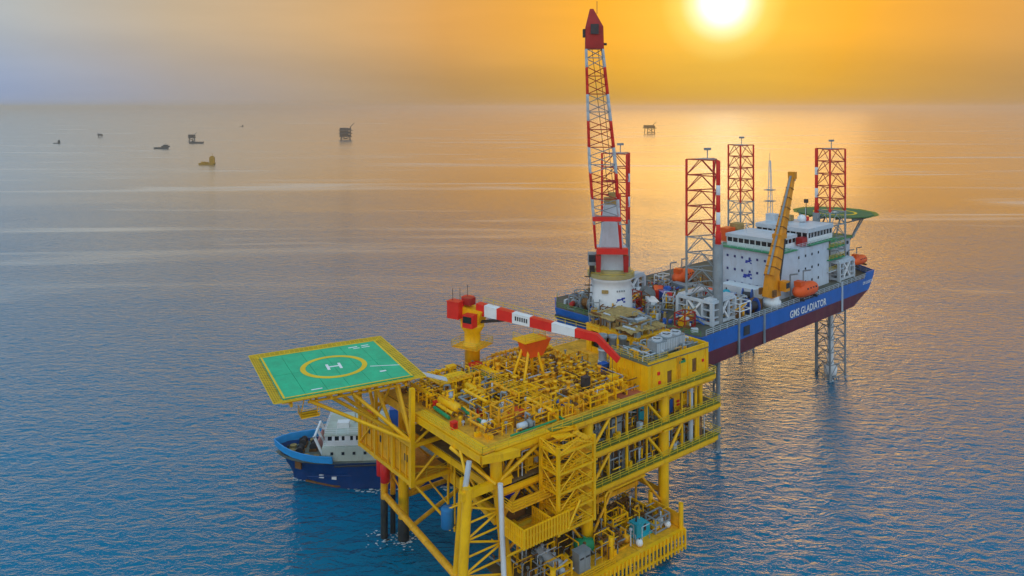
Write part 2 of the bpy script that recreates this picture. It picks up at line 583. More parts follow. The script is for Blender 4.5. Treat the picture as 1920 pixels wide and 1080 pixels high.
# decks: plates, edge girders and floor beams
def deck_level(z, a0, a1, b0, b1, pa, pb, mat, hole=None):
    na, nb = max(1, round((a1 - a0) / pa)), max(1, round((b1 - b0) / pb))
    da, db = (a1 - a0) / na, (b1 - b0) / nb
    for i in range(na):
        for j in range(nb):
            ca, cb = a0 + (i + 0.5) * da, b0 + (j + 0.5) * db
            if hole and hole(ca, cb):
                continue
            slab(plat, "deck_plate", (ca, cb, z - 0.14 + random.uniform(-0.015, 0.015)), (da - 0.07, db - 0.07, 0.14), mat)
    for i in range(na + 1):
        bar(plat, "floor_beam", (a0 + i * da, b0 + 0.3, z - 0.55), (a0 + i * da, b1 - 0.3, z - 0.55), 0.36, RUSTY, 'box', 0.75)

def girder(p1, p2, h=0.95, w=0.5, mat=None, name="edge_girder"):
    p1, p2 = Vector(p1), Vector(p2)
    o = link(name, unit('box', mat or YEL), plat)
    v = p2 - p1
    q = v.to_track_quat('Z', 'Y')
    # keep the deep side upright
    zax = v.normalized(); up = Vector((0, 0, 1)); xax = up.cross(zax).normalized(); yax = zax.cross(xax)
    M = Matrix((xax, yax, zax)).transposed().to_4x4()
    o.matrix_local = Matrix.Translation(p1) @ M @ Matrix.Diagonal((w, h, v.length, 1))
    return o

deck_level(PD, 0.3, PA - 0.3, 0.3, PB - 0.3, 5.4, 5.2, DECK)
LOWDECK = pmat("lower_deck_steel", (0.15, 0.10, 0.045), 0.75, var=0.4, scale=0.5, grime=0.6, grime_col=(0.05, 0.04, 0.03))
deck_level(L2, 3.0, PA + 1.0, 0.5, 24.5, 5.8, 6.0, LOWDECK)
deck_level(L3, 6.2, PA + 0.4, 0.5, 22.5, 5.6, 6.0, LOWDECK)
for z, a0, a1, b1 in ((PD, 0, PA, PB), (L2, 3.0, PA + 1.4, 25), (L3, 6, PA + 0.6, 23)):
    girder((a0, 0, z - 0.45), (a1, 0, z - 0.45), 0.66, 0.35)
    bar(plat, "lower_chord", (a0, 0.5, z - 1.25), (a1, 0.5, z - 1.25), 0.28, YEL2, 'box')
    girder((a1 + 0.02, 0.24, z - 0.62), (a1 + 0.02, b1, z - 0.62), 0.98, 0.45)
    girder((a0, b1 + 0.02, z - 0.62), (a1, b1 + 0.02, z - 0.62), 0.96, 0.45)
    girder((a0 - 0.02, 0.24, z - 0.62), (a0 - 0.02, b1, z - 0.62), 0.98, 0.45)
# wide bright edge plate along the left of the top deck and the pointed crane-lift corner
slab(plat, "edge_plate", (1.0, 9.0, PD - 0.02), (2.0, 17.0, 0.06), YEL)
slab(plat, "edge_plate", (7.0, 0.75, PD - 0.02), (9.6, 1.5, 0.06), YEL)
corner = MB().prism([(-0.2, -0.25), (4.5, -0.25), (5.2, -1.5), (2.4, -1.1)], PD - 1.0, PD - 0.05)
corner.build("corner_plate", YEL, plat)
bar(plat, "corner_strut", (2.4, 0.2, 19.4), (-0.6, 6.8, PD - 1.1), 0.55, YEL)
bar(plat, "corner_strut", (2.6, 0.4, 19.4), (10.5, 0.4, PD - 1.1), 0.55, YEL)
bar(plat, "corner_strut", (3.0, 1.2, 19.4), (6.0, 10.5, L3 - 0.4), 0.5, YEL)
bar(plat, "corner_strut", (-1.4, 1.0, 19.4), (-0.1, 5.0, PD - 1.1), 0.45, YEL)

# green walkway strips along the open edges and their rails
for z, a0 in ((PD, 12.0), (L2, 16.0), (L3, 20.0)):
    a1 = PA + (0 if z == PD else 1.2)
    n = int((a1 - a0) / 4)
    for k in range(n):
        slab(plat, "walkway_panel", (a0 + (k + 0.5) * (a1 - a0) / n, 0.35, z + 0.01), ((a1 - a0) / n - 0.12, 1.1, 0.06), GRATE)
    railing(plat, [(a0, -0.2, z + 0.05), (a1, -0.2, z + 0.05), (a1, 22, z + 0.05)], RAILM, t=0.11)
railing(plat, [(0.1, 15.5, PD), (0.1, 0.1, PD), (11, 0.1, PD)], RAILM, t=0.09)
railing(plat, [(1.0, PB - 0.2, PD), (PA - 0.5, PB - 0.2, PD)], RAILM, t=0.10)

# bracing in the open bays
def brace(p, q, w=0.5, mat=None):
    bar(plat, "bay_brace", p, q, w, mat or YEL)
for (za, zb) in ((L2, PD - 1.1), (L3, L2 - 1.1)):
    brace((20.6, 0.6, za + 0.1), (24.6, 0.6, zb)); brace((36.6, 0.6, za + 0.1), (32.6, 0.6, zb))
    brace((38, 0.6, za + 0.1), (41.5, 0.6, zb)) if za == L3 else None
    brace((12.5, 0.9, za + 0.1), (8.5, 0.9, zb)); brace((3.4, 1.2, za + 0.1), (7.4, 1.2, zb))
    for a in (20.0, 37.2):
        brace((a, 2, za + 0.1), (a, 8, zb), 0.42); brace((a, 14, za + 0.1), (a, 8, zb), 0.42)
for a in (12.0, 28.5, 45.5):
    bar(plat, "deck_post", (a, 1.0, L3 - 1), (a, 1.0, PD - 1), 0.5, YEL)
    bar(plat, "deck_post", (a, 12.0, L3 - 1), (a, 12.0, PD - 1), 0.5, YEL2)
for a, z0, z1, mt in ((44.6, L3, PD - 1, PALE), (38.6, L3, L2 - 1, PALE), (46.3, L3, L2 - 1, YEL), (47.2, L2, PD - 1, YEL)):
    bar(plat, "riser_pipe", (a, 1.4, z0), (a, 1.4, z1), 0.85, mt)
# left face bays
for b in (9.0, 16.5):
    bar(plat, "deck_post", (6.0, b, L3 - 1), (6.0, b, PD - 1), 0.55, YEL)
for (p, q) in (((6, 1.2, L2), (6, 8.8, PD - 1)), ((6, 9, L3), (6, 16.2, L2 - 1)), ((6, 16, L2), (6, 9.2, PD - 1)), ((6, 2, L3), (6, 8.8, L2 - 1))):
    brace(p, q, 0.45)
girder((3.0, 0.9, L2 - 0.3), (6.0, 16.5, L2 - 0.3), 0.8, 0.4)
girder((3.2, 1.4, L3 + 0.4), (6.0, 16.5, L3 + 0.4), 0.8, 0.4)

# hanging accommodation walk on the left side, also carrying the landing deck
BX0, BX1, BB0, BB1, BZ0, BZ1 = -1.0, 6.0, 16.5, 33.5, 14.0, 19.6
for z in (BZ0, BZ1):
    girder((BX0, BB0, z), (BX0, BB1, z), 0.6, 0.45)
    girder((BX0 + 0.24, BB0, z), (BX1, BB0, z), 0.58, 0.42)
    girder((BX0 + 0.24, BB1, z), (BX1, BB1, z), 0.58, 0.42)
for k in range(3):
    slab(plat, "floor_panel", ((BX0 + BX1) / 2, BB0 + (k + 0.5) * 5.6, BZ0 + 0.2), (6.5, 5.5, 0.12), YEL2)
bs = [BB0, 22.2, 27.9, BB1]
for i, b in enumerate(bs):
    bar(plat, "corner_post", (BX0, b, BZ0 - 0.4), (BX0, b, 28.2 if i in (0, 2, 3) else BZ1 + 0.2), 0.7 if i == 0 else 0.5, YEL, 'box')
    if i < 3:
        w = bs[i + 1] - b
        for j in range(3):
            slab(plat, "wall_panel", (BX0 + 0.3, b + 0.35 + (j + 0.5) * (w - 0.7) / 3, BZ0 + 0.5), (0.16, (w - 0.7) / 3 - 0.06, 4.3), YEL2)
        brace((BX0, b + 0.2, BZ1), (BX0, bs[i + 1], BZ0 + 0.3), 0.3) if i == 2 else None
brace((BX0 + 0.2, BB0, BZ0 + 0.2), (BX1, BB0, BZ1 - 0.2), 0.42)
brace((BX0 + 0.2, BB0, BZ1 + 0.2), (BX1 - 1, BB0, PD - 1.1), 0.42)
brace((BX0, BB0, BZ1 + 0.3), (BX0, 22.2, 28.0), 0.42)
brace((BX0, 27.9, BZ1 + 0.3), (BX0, 22.2, 28.0), 0.42)
brace((BX0, BB0 + 0.1, BZ0 + 2.6), (BX1, BB0 + 0.1, BZ0 + 0.4), 0.28)
for k in range(4):
    slab(plat, "window_opening", (BX0 + 0.19, 18.6 + 3.9 * k, BZ0 + 2.6), (0.10, 0.9, 1.0), DARK)
bar(plat, "hang_post", (BX1 - 0.4, 16.8, L3 - 5), (BX1 - 0.4, 16.8, BZ1), 0.4, YEL)
bar(plat, "hang_post", (4.0, 12.6, 7), (4.0, 12.6, BZ1), 0.35, YEL)
brace((4.0, 12.6, 7.4), (-0.5, 17, BZ0 - 0.2), 0.4)

# stair tower in front of the face
ST = (9.6, 16.3, -4.2, -0.6, 12.2, 23.9)
for a in ST[:2]:
    for b in ST[2:4]:
        bar(plat, "stair_post", (a, b, ST[4] - 0.3), (a, b, ST[5]), 0.42, YEL, 'box')
nl = 5
for k in range(nl):
    z = ST[4] + k * (ST[5] - ST[4]) / (nl - 0.6)
    zn = min(ST[5], z + (ST[5] - ST[4]) / (nl - 0.6))
    for b in ST[2:4]:
        bar(plat, "stair_beam", (ST[0], b, z), (ST[1], b, z), 0.3, YEL, 'box')
    for a in ST[:2]:
        bar(plat, "stair_beam", (a, ST[2], z), (a, ST[3], z), 0.3, YEL, 'box')
    slab(plat, "stair_landing", (ST[0] + 0.7, -2.4, z - 0.1), (1.1, 3.0, 0.1), YEL2)
    slab(plat, "stair_landing", (ST[1] - 0.7, -2.4, z - 0.1 + (zn - z) / 2), (1.1, 3.0, 0.1), YEL2)
    m = MB()
    for (x0, x1, b, z0, z1) in ((ST[0] + 1.6, ST[1] - 1.6, -3.4, z, z + (zn - z) / 2), (ST[1] - 1.6, ST[0] + 1.6, -1.5, z + (zn - z) / 2, zn)):
        for e in (-0.55, 0.55):
            m.tube((x0, b + e, z0), (x1, b + e, z1), 0.13, n=4)
            m.tube((x0, b + e, z0 + 1), (x1, b + e, z1 + 1), 0.06, n=4)
        for t in range(7):
            f = (t + 0.5) / 7
            m.box((x0 + (x1 - x0) * f, b, z0 + (z1 - z0) * f), (0.34, 1.05, 0.06))
    m.build("stair_flight", YEL, plat)
    railing(plat, [(ST[0], ST[3], z + .05), (ST[0], ST[2], z + .05), (ST[1], ST[2], z + .05)], YEL, t=0.10, step=1.1)
    brace((ST[0], ST[2], z), (ST[0] + 3.3, ST[2], zn), 0.2)
    brace((ST[1], ST[2], z), (ST[0] + 3.3, ST[2], zn), 0.2)
    brace((ST[0], ST[2], z), (ST[0], ST[3], zn), 0.2)
# walled landing hung beside the stair tower
CG = (2.9, 10.6, -5.2, -1.0, 13.0)
slab(plat, "landing_floor", ((CG[0] + CG[1]) / 2, -3.1, CG[4]), (CG[1] - CG[0], 4.0, 0.2), YEL2)
for side in range(3):
    m = MB()
    if side == 0:
        n = 15
        for k in range(n + 1):
            m.box((CG[0] + k * (CG[1] - CG[0]) / n, CG[2], CG[4] + 1.2), (0.26, 0.12, 2.5))
        for z in (0.1, 1.3, 2.4):
            m.box(((CG[0] + CG[1]) / 2, CG[2] + 0.1, CG[4] + z), (CG[1] - CG[0], 0.14, 0.22))
        m.box(((CG[0] + CG[1]) / 2, CG[2] + 0.14, CG[4] + 1.2), (CG[1] - CG[0], 0.03, 2.3))
    else:
        x = CG[0] if side == 1 else CG[1] - 3.0
        n = 8
        for k in range(n + 1):
            m.box((x, CG[2] + 0.2 + k * 3.8 / n, CG[4] + 1.2), (0.12, 0.26, 2.4))
        for z in (0.1, 1.3, 2.4):
            m.box((x, -3.1, CG[4] + z), (0.14, 4.0, 0.22))
        if side == 1:
            m.box((x + 0.04, -3.1, CG[4] + 1.2), (0.03, 3.9, 2.3))
    m.build("slatted_wall", YEL, plat)
bar(plat, "landing_strut", (CG[1] - 0.2, CG[2], CG[4]), (13.5, CG[2] + 0.9, CG[4] + 2.6), 0.35, YEL)
bar(plat, "landing_strut", (3.2, 0.8, 8.6), (4.2, -4.8, CG[4]), 0.35, YEL)
slab(plat, "upper_landing", (6.6, -1.6, 16.6), (7.2, 2.0, 0.2), YEL2)
railing(plat, [(3.0, -0.6, 16.8), (3.0, -2.6, 16.8), (9.6, -2.6, 16.8)], YEL, t=0.1)

# sea deck with fender posts
SD = (5.0, 35.0, -5.0, 18.0)
for k in range(6):
    for j in range(3):
        slab(plat, "sea_deck_plate", (SD[0] + 2.5 + 5 * k, SD[2] + 1.9 + 3.8 * j, LC - 0.12), (4.9, 3.7, 0.12), YEL2 if j == 0 else LOWDECK)
girder((SD[0], SD[2], LC - 0.35), (SD[1], SD[2], LC - 0.35), 0.9, 0.6)
girder((SD[1], SD[2] + 0.3, LC - 0.35), (SD[1], 8, LC - 0.35), 0.88, 0.6)
girder((SD[0], SD[2] - 0.3, LC - 2.3), (SD[1], SD[2] - 0.3, LC - 2.3), 0.35, 0.3)
for k in range(37):
    a = SD[0] + 0.2 + k * 0.82
    bar(plat, "fender_post", (a, SD[2] - 0.42, LC - 2.9), (a, SD[2] - 0.42, LC + 0.15), 0.36, YEL)
for a, b, z1 in ((34.6, -4.7, 8.4), (34.6, 1.5, 7.8), (20.5, -3.4, 7.6), (8.6, -4.2, 7.9), (13, -2, 7.0)):
    bar(plat, "sea_deck_post", (a, b, LC - 0.2), (a, b, z1), 0.75, YEL)
slab(plat, "end_wall", (34.6, -1.6, LC + 0.1), (0.3, 5.4, 2.0), YEL2)
for k in range(6):
    slab(plat, "cellar_plate", (10.5 + 4.2 * k, 9.0, 8.9), (4.1, 11.0, 0.14), RUSTY)
girder((8.4, 3.4, 8.7), (33.6, 3.4, 8.7), 0.7, 0.35, YEL2)
girder((8.4, 14.4, 8.7), (33.6, 14.4, 8.7), 0.7, 0.35, YEL2)
for a in (8.6, 16, 24.5, 33.2):
    bar(plat, "cellar_post", (a, 3.4, LC), (a, 3.4, L3 - 0.9), 0.4, YEL2)
# overhead pipe loop seen through the lower bay
lp = MB().path([(23.6, 0.9, 5.2), (23.6, 0.9, 10.6), (24.2, 0.9, 11.2), (32.6, 0.9, 11.2)], 0.2)
lp.build("loop_pipe", YEL, plat)
# brown ribbed wall between the second and third columns
for k in range(12):
    slab(plat, "ribbed_wall_panel", (22.2 + 1.18 * k, 3.2, L3 + 0.1), (1.1, 0.2, 4.1), RUSTY)
    slab(plat, "wall_rib", (21.6 + 1.18 * k, 3.0, L3 + 0.1), (0.16, 0.2, 4.3), GREY)
# deck pedestals, cable trays under the top deck
for b in (2.2, 4.0):
    for z, mt in ((PD - 1.6, GREY), (L2 - 1.5, RUSTY)):
        bar(plat, "cable_tray", (6, b, z), (48, b, z), 0.5, mt, 'box', 0.14)
for b, z, mt, w in ((1.8, PD - 2.1, YEL2, 0.3), (2.6, PD - 2.0, PALE, 0.4), (3.3, PD - 2.3, YEL, 0.26), (1.9, L2 - 2.0, YEL2, 0.34), (2.7, L2 - 1.9, YEL, 0.28), (1.9, L3 - 1.6, YEL2, 0.4), (3.0, L3 - 1.9, YEL2, 0.3)):
    bar(plat, "hanging_pipe", (6.5, b, z), (47.5, b, z), w, mt)

# ================================================================ landing deck on the left
HD_C, HD_R, HD_Z = Vector((-28.1, 117.0, 0)), R(28), 29.0
heli = thing("helideck", "square green helicopter deck with yellow ring and white H", "helideck", HD_C, HD_R)
HH = 9.7
nh = 6
for i in range(nh):
    for j in range(2):
        w = 2 * HH / nh
        slab(heli, "deck_panel", (-HH + (i + 0.5) * w, -HH / 2 + j * HH, HD_Z - 0.2 + 0.003 * ((i * 5 + j * 3) % 4)), (w - 0.05, HH - 0.05, 0.2), GREEN)
def flat_ring(r0, r1, n=64):
    m = MB()
    vs, fs = [], []
    for z in (0, 0.02):
        for r in (r0, r1):
            for k in range(n):
                vs.append((r * math.cos(2 * math.pi * k / n), r * math.sin(2 * math.pi * k / n), z))
    for k in range(n):
        k2 = (k + 1) % n
        fs += [(2 * n + k, 3 * n + k, 3 * n + k2, 2 * n + k2), (k, k2, n + k2, n + k), (n + k, n + k2, 3 * n + k2, 3 * n + k), (k2, k, 2 * n + k, 2 * n + k2)]
    return m.add(vs, fs)
ring = flat_ring(4.35, 5.15).build("landing_circle", MARK_Y, heli); ring.location = (0, 0, HD_Z + 0.02)
hm = MB().box((-0.95, 0, 0), (0.42, 2.6, 0.02)).box((0.95, 0, 0), (0.42, 2.6, 0.02)).box((0, 0, 0), (1.48, 0.42, 0.018))
ho = hm.build("landing_letter", MARK_W, heli); ho.location = (0, 0, HD_Z + 0.035); ho.rotation_euler = (0, 0, R(-4))
for sx, sy in ((1, 0), (-1, 0), (0, 1), (0, -1)):
    c = (sx * (HH - 0.22), sy * (HH - 0.22), HD_Z + 0.02)
    slab(heli, "edge_line", c, (0.3 if sx else 2 * HH - 0.9, 2 * HH - 0.1 if sx else 0.3, 0.02), MARK_Y)
# small white lettering blocks near the far corner and along the side, too small to read
for k, (x, y, w, h) in enumerate(((5.2, 7.7, 1.5, 0.34), (7.3, 7.8, 1.2, 0.3), (5.6, 6.9, 1.1, 0.26), (7.2, 6.9, 1.4, 0.26), (-4.6, -8.2, 1.6, 0.3))):
    slab(heli, "deck_marking", (x, y, HD_Z + 0.02), (w, h, 0.015), MARK_W)
slab(heli, "deck_marking", (7.2, -3.4, HD_Z + 0.02), (4.6, 0.22, 0.015), MARK_W, R(-20))
slab(heli, "deck_marking", (6.2, -5.6, HD_Z + 0.02), (1.0, 0.5, 0.015), MARK_W)
# perimeter safety net on sloping arms
for sx, sy in ((1, 0), (-1, 0), (0, 1), (0, -1)):
    m = MB()
    ax, ay = -sy, sx
    def npt(t, d, z):
        return (sx * (HH + d) + ax * t, sy * (HH + d) + ay * t, HD_Z + z)
    for k in range(29):
        t = -HH - 1.4 + k * (2 * HH + 2.8) / 28
        ti = max(-HH, min(HH, t))
        m.tube(npt(ti, 0.05, -0.14), npt(t, 1.5, 0.12), 0.045, n=4)
    for d, z in ((0.4, -0.08), (0.75, -0.02), (1.1, 0.05), (1.5, 0.12)):
        e = HH + d * 0.93
        m.tube(npt(-e, d, z), npt(e, d, z), 0.06 if d > 1.4 else 0.035, n=4)
    m.build("safety_net_frame", MARK_Y, heli)
    n2 = MB()
    n2.add([npt(-HH, 0.05, -0.16), npt(HH, 0.05, -0.16), npt(HH + 1.4, 1.48, 0.09), npt(-HH - 1.4, 1.48, 0.09)], [(0, 1, 2, 3)])
    n2.add([npt(-HH, 0.05, -0.19), npt(HH, 0.05, -0.19), npt(HH + 1.4, 1.48, 0.06), npt(-HH - 1.4, 1.48, 0.06)], [(3, 2, 1, 0)])
    n2.build("safety_net", NET, heli)
# beams below
for k in range(5):
    y = -HH + 0.6 + k * (2 * HH - 1.2) / 4
    bar(heli, "deck_beam", (-HH, y, HD_Z - 0.55), (HH, y, HD_Z - 0.55), 0.35, YEL, 'box', 0.6)
for k in range(4):
    x = -HH + 1.2 + k * (2 * HH - 2.4) / 3
    bar(heli, "deck_beam", (x, -HH, HD_Z - 1.1), (x, HH, HD_Z - 1.1), 0.35, YEL, 'box', 0.5)
Mh = (Matrix.Translation(HD_C) @ Matrix.Rotation(HD_R, 4, 'Z')).inverted()
def hl(a, b, z):
    return Mh @ pw(a, b, z)
for (a, b, z), (x, y) in (((BX0, BB0, BZ1 + 0.6), (0.5, -8.9)), ((BX0, BB0, BZ1 + 0.6), (7.5, -8.6)), ((BX0, 22.2, BZ1 + 0.4), (-4.0, -4.4)),
                          ((BX0, 27.9, BZ1 + 0.4), (-3.0, 1.0)), ((BX0, BB1, BZ1 + 0.4), (2.0, 7.6)), ((BX0, 22.2, BZ1 + 0.4), (5.0, -4.0)),
                          ((BX0, 27.9, BZ1 + 0.4), (6.0, 4.0)), ((BX0, BB0, BZ1 + 0.6), (-5.8, -8.6))):
    bar(heli, "support_strut", hl(a, b, z), (x, y, HD_Z - 1.3), 0.55, YEL)
bar(heli, "support_chord", (-6, -8.6, HD_Z - 1.5), (8, -8.6, HD_Z - 1.5), 0.4, YEL)
bar(heli, "support_chord", (-5, -4.4, HD_Z - 1.5), (8, -4.4, HD_Z - 1.5), 0.4, YEL)
for k in range(4):
    bar(heli, "support_web", (-5 + 3.4 * k, -8.6, HD_Z - 1.5), (-3.2 + 3.4 * k, -4.4, HD_Z - 1.5), 0.25, YEL)
# escape landing slung under the front edge
slab(heli, "escape_landing", (-5.8, -8.4, HD_Z - 3.4), (2.6, 2.2, 0.14), YEL)
railing(heli, [(-7.1, -7.3, HD_Z - 3.3), (-7.1, -9.5, HD_Z - 3.3), (-4.5, -9.5, HD_Z - 3.3)], YEL, t=0.1)
bar(heli, "landing_hanger", (-7.0, -8.4, HD_Z - 3.3), (-6.4, -8.4, HD_Z - 0.8), 0.16, YEL)
bar(heli, "landing_hanger", (-4.6, -8.4, HD_Z - 3.3), (-4.6, -8.4, HD_Z - 0.8), 0.16, YEL)
bar(heli, "access_ramp", (HH + 0.6, -7.2, HD_Z - 0.25), (HH + 6.0, -8.4, HD_Z - 2.0), 1.6, PALE, 'box', 0.14)

# ================================================================ topside things
def dup(root, loc, rotz, label=None, scale=1.0):
    def cp(o, parent):
        c = o.copy()
        COL.objects.link(c)
        if parent is not None:
            c.parent = parent
        return c
    r = cp(root, None)
    r.location = loc
    r.rotation_euler = (0, 0, rotz)
    r.scale = (scale,) * 3
    if label:
        r["label"] = label
    for ch in list(root.children):
        c = cp(ch, r)
        for g in list(ch.children):
            cp(g, c)
    return r

class Kind:
    """first placing moves the built thing itself, later ones copy it"""
    def __init__(s, root):
        s.root, s.used = root, False
    def put(s, loc, rotz, label=None, scale=1.0):
        if not s.used:
            s.used = True
            s.root.location = loc
            s.root.rotation_euler = (0, 0, rotz)
            s.root.scale = (scale,) * 3
            if label:
                s.root["label"] = label
            return s.root
        return dup(s.root, loc, rotz, label, scale)

def rotx(a): return Matrix.Rotation(a, 4, 'X')
def roty(a): return Matrix.Rotation(a, 4, 'Y')

def wheel_mesh(mb, c, r, axis='z'):
    n = 10
    pts = []
    for k in range(n + 1):
        a = 2 * math.pi * k / n
        if axis == 'z':
            pts.append((c[0] + r * math.cos(a), c[1] + r * math.sin(a), c[2]))
        else:
            pts.append((c[0] + r * math.cos(a), c[1], c[2] + r * math.sin(a)))
    mb.path(pts, 0.04, 4)
    mb.tube(pts[0], pts[n // 2], 0.03, n=4)
    return mb

def make_valve_tree(mat, tall=2.0):
    t = thing("valve_tree", "", "valve tree", group="valve trees crowded in rows on the top deck")
    MB().lathe([(0.55, 0), (0.55, 0.16), (0.3, 0.2), (0.3, tall * 0.4), (0.42, tall * 0.42), (0.42, tall * 0.5), (0.24, tall * 0.52), (0.24, tall * 0.85), (0.36, tall * 0.87), (0.36, tall)], 10).build("body", mat, t, True)
    MB().tube((-0.9, 0, tall * 0.46), (0.9, 0, tall * 0.46), 0.2).tube((0.9, 0, tall * 0.46), (0.9, 0, 0.02), 0.16).build("wing_pipe", mat, t)
    MB().box((-0.75, 0, tall * 0.46), (0.45, 0.6, 0.6)).build("wing_valve", RUSTY, t)
    wheel_mesh(MB().tube((-0.75, 0.3, tall * 0.46), (-0.75, 0.7, tall * 0.46), 0.05, n=5), (-0.75, 0.7, tall * 0.46), 0.34, 'y').build("hand_wheel", YEL, t)
    return Kind(t)

def make_pump_skid(mat, motor):
    t = thing("pump_skid", "", "pump")
    m = MB()
    for y in (-0.65, 0.65):
        m.box((0, y, 0.12), (3.0, 0.2, 0.24))
    for x in (-1.4, 0, 1.4):
        m.box((x, 0, 0.11), (0.2, 1.1, 0.2))
    m.build("base_frame", mat, t)
    MB().lathe([(0.3, -0.8), (0.46, -0.7), (0.46, 0.7), (0.3, 0.8)], 12, Matrix.Translation((-0.6, 0, 0.8)) @ roty(math.pi / 2)).build("motor", motor, t, True)
    MB().lathe([(0.5, -0.3), (0.62, -0.2), (0.62, 0.2), (0.5, 0.3)], 12, Matrix.Translation((0.75, 0, 0.8)) @ roty(math.pi / 2)).build("pump_casing", mat, t, True)
    MB().path([(0.75, 0, 1.2), (0.75, 0, 2.0), (0.75, 0.9, 2.0), (0.75, 0.9, 0.1)], 0.16).build("outlet_pipe", mat, t)
    MB().tube((1.1, 0, 0.8), (1.7, 0, 0.8), 0.18).tube((1.6, 0, 0.8), (1.6, 0, 0.05), 0.16).build("inlet_pipe", mat, t)
    return Kind(t)

def make_vessel(mat, L=5.0, r=0.85):
    t = thing("pressure_vessel", "", "vessel")
    prof = [(0.02, -L / 2 - r * 0.55), (r * 0.6, -L / 2 - r * 0.42), (r * 0.93, -L / 2 - r * 0.15), (r, -L / 2), (r, L / 2), (r * 0.93, L / 2 + r * 0.15), (r * 0.6, L / 2 + r * 0.42), (0.02, L / 2 + r * 0.55)]
    MB().lathe(prof, 16, Matrix.Translation((0, 0, r + 0.5)) @ roty(math.pi / 2)).build("shell", mat, t, True)
    for x in (-L * 0.32, L * 0.32):
        MB().box((x, 0, 0.4), (0.35, r * 1.5, 0.8)).build("saddle", YEL2, t)
    for x in (-L * 0.25, L * 0.1, L * 0.36):
        MB().tube((x, 0, r * 2 + 0.35), (x, 0, r * 2 + 0.95), 0.16).tube((x, 0, r * 2 + 0.85), (x, 0, r * 2 + 0.97), 0.28).build("nozzle", mat, t)
    MB().path([(L * 0.1, 0, r * 2 + 0.9), (L * 0.1, 0, r * 2 + 1.5), (L * 0.1, -r - 0.5, r * 2 + 1.5), (L * 0.1, -r - 0.5, 0.02)], 0.12, 6).build("vent_pipe", YEL, t)
    return Kind(t)

def make_tower_vessel(mat, h=4.2, r=0.75):
    t = thing("upright_vessel", "", "vessel")
    MB().lathe([(r * 0.9, 0), (r * 0.9, 0.6), (r, 0.62), (r, h - 0.5), (r * 0.8, h - 0.2), (0.05, h)], 14).build("shell", mat, t, True)
    MB().path([(0, 0, h - 0.05), (0, 0, h + 0.6), (r + 0.4, 0, h + 0.6), (r + 0.4, 0, 0.02)], 0.13, 6).build("overhead_pipe", YEL, t)
    m = MB()
    for s in (-0.22, 0.22):
        m.tube((s, -r - 0.15, 0), (s, -r - 0.15, h), 0.035, n=4)
    for k in range(10):
        m.tube((-0.22, -r - 0.15, 0.2 + k * h / 10.5), (0.22, -r - 0.15, 0.2 + k * h / 10.5), 0.03, n=4)
    m.build("ladder", RAILM, t)
    return Kind(t)

def make_manifold(mat, n=5, L=5.0):
    t = thing("pipe_manifold", "", "manifold")
    m = MB()
    for x in (-L / 2, 0, L / 2):
        for y in (-0.9, 0.9):
            m.box((x, y, 0.8), (0.18, 0.18, 1.6))
        m.box((x, 0, 1.6), (0.18, 2.0, 0.18))
        m.box((x, 0, 0.35), (0.16, 1.62, 0.16))
    m.build("support_frame", mat, t)
    MB().tube((-L / 2 - 0.4, 0.45, 1.95), (L / 2 + 0.4, 0.45, 1.95), 0.26).build("header_pipe", mat, t)
    MB().tube((-L / 2 - 0.2, -0.5, 0.75), (L / 2 + 0.2, -0.5, 0.75), 0.2).build("header_pipe", mat, t)
    for k in range(n):
        x = -L / 2 + 0.5 + k * (L - 1) / (n - 1)
        MB().path([(x, 0.45, 1.95), (x, 0.45, 2.3), (x, -0.5, 2.3), (x, -0.5, 0.75)], 0.11, 6).build("branch_pipe", mat, t)
        v = MB().box((x, -0.5, 1.5), (0.34, 0.34, 0.4)).tube((x, -0.67, 1.5), (x, -1.0, 1.5), 0.04, n=4)
        wheel_mesh(v, (x, -1.0, 1.5), 0.27, 'y').build("valve", RUSTY if k % 2 else YEL, t)
    return Kind(t)

def make_cabinet(mat, w=1.6, d=1.0, h=2.1):
    t = thing("equipment_cabinet", "", "cabinet")
    MB().box((0, 0, h / 2 + 0.1), (w, d, h)).box((0, 0, 0.05), (w + 0.1, d + 0.1, 0.1)).box((0, 0, h + 0.14), (w + 0.16, d + 0.16, 0.08)).build("body", mat, t)
    for x in (-w / 4, w / 4):
        MB().box((x, -d / 2 - 0.02, h / 2 + 0.1), (w / 2 - 0.1, 0.04, h - 0.25)).build("door", mat, t)
        MB().box((x, -d / 2 - 0.05, h * 0.75), (w / 2 - 0.35, 0.02, 0.25)).build("vent", DARK, t)
    return Kind(t)

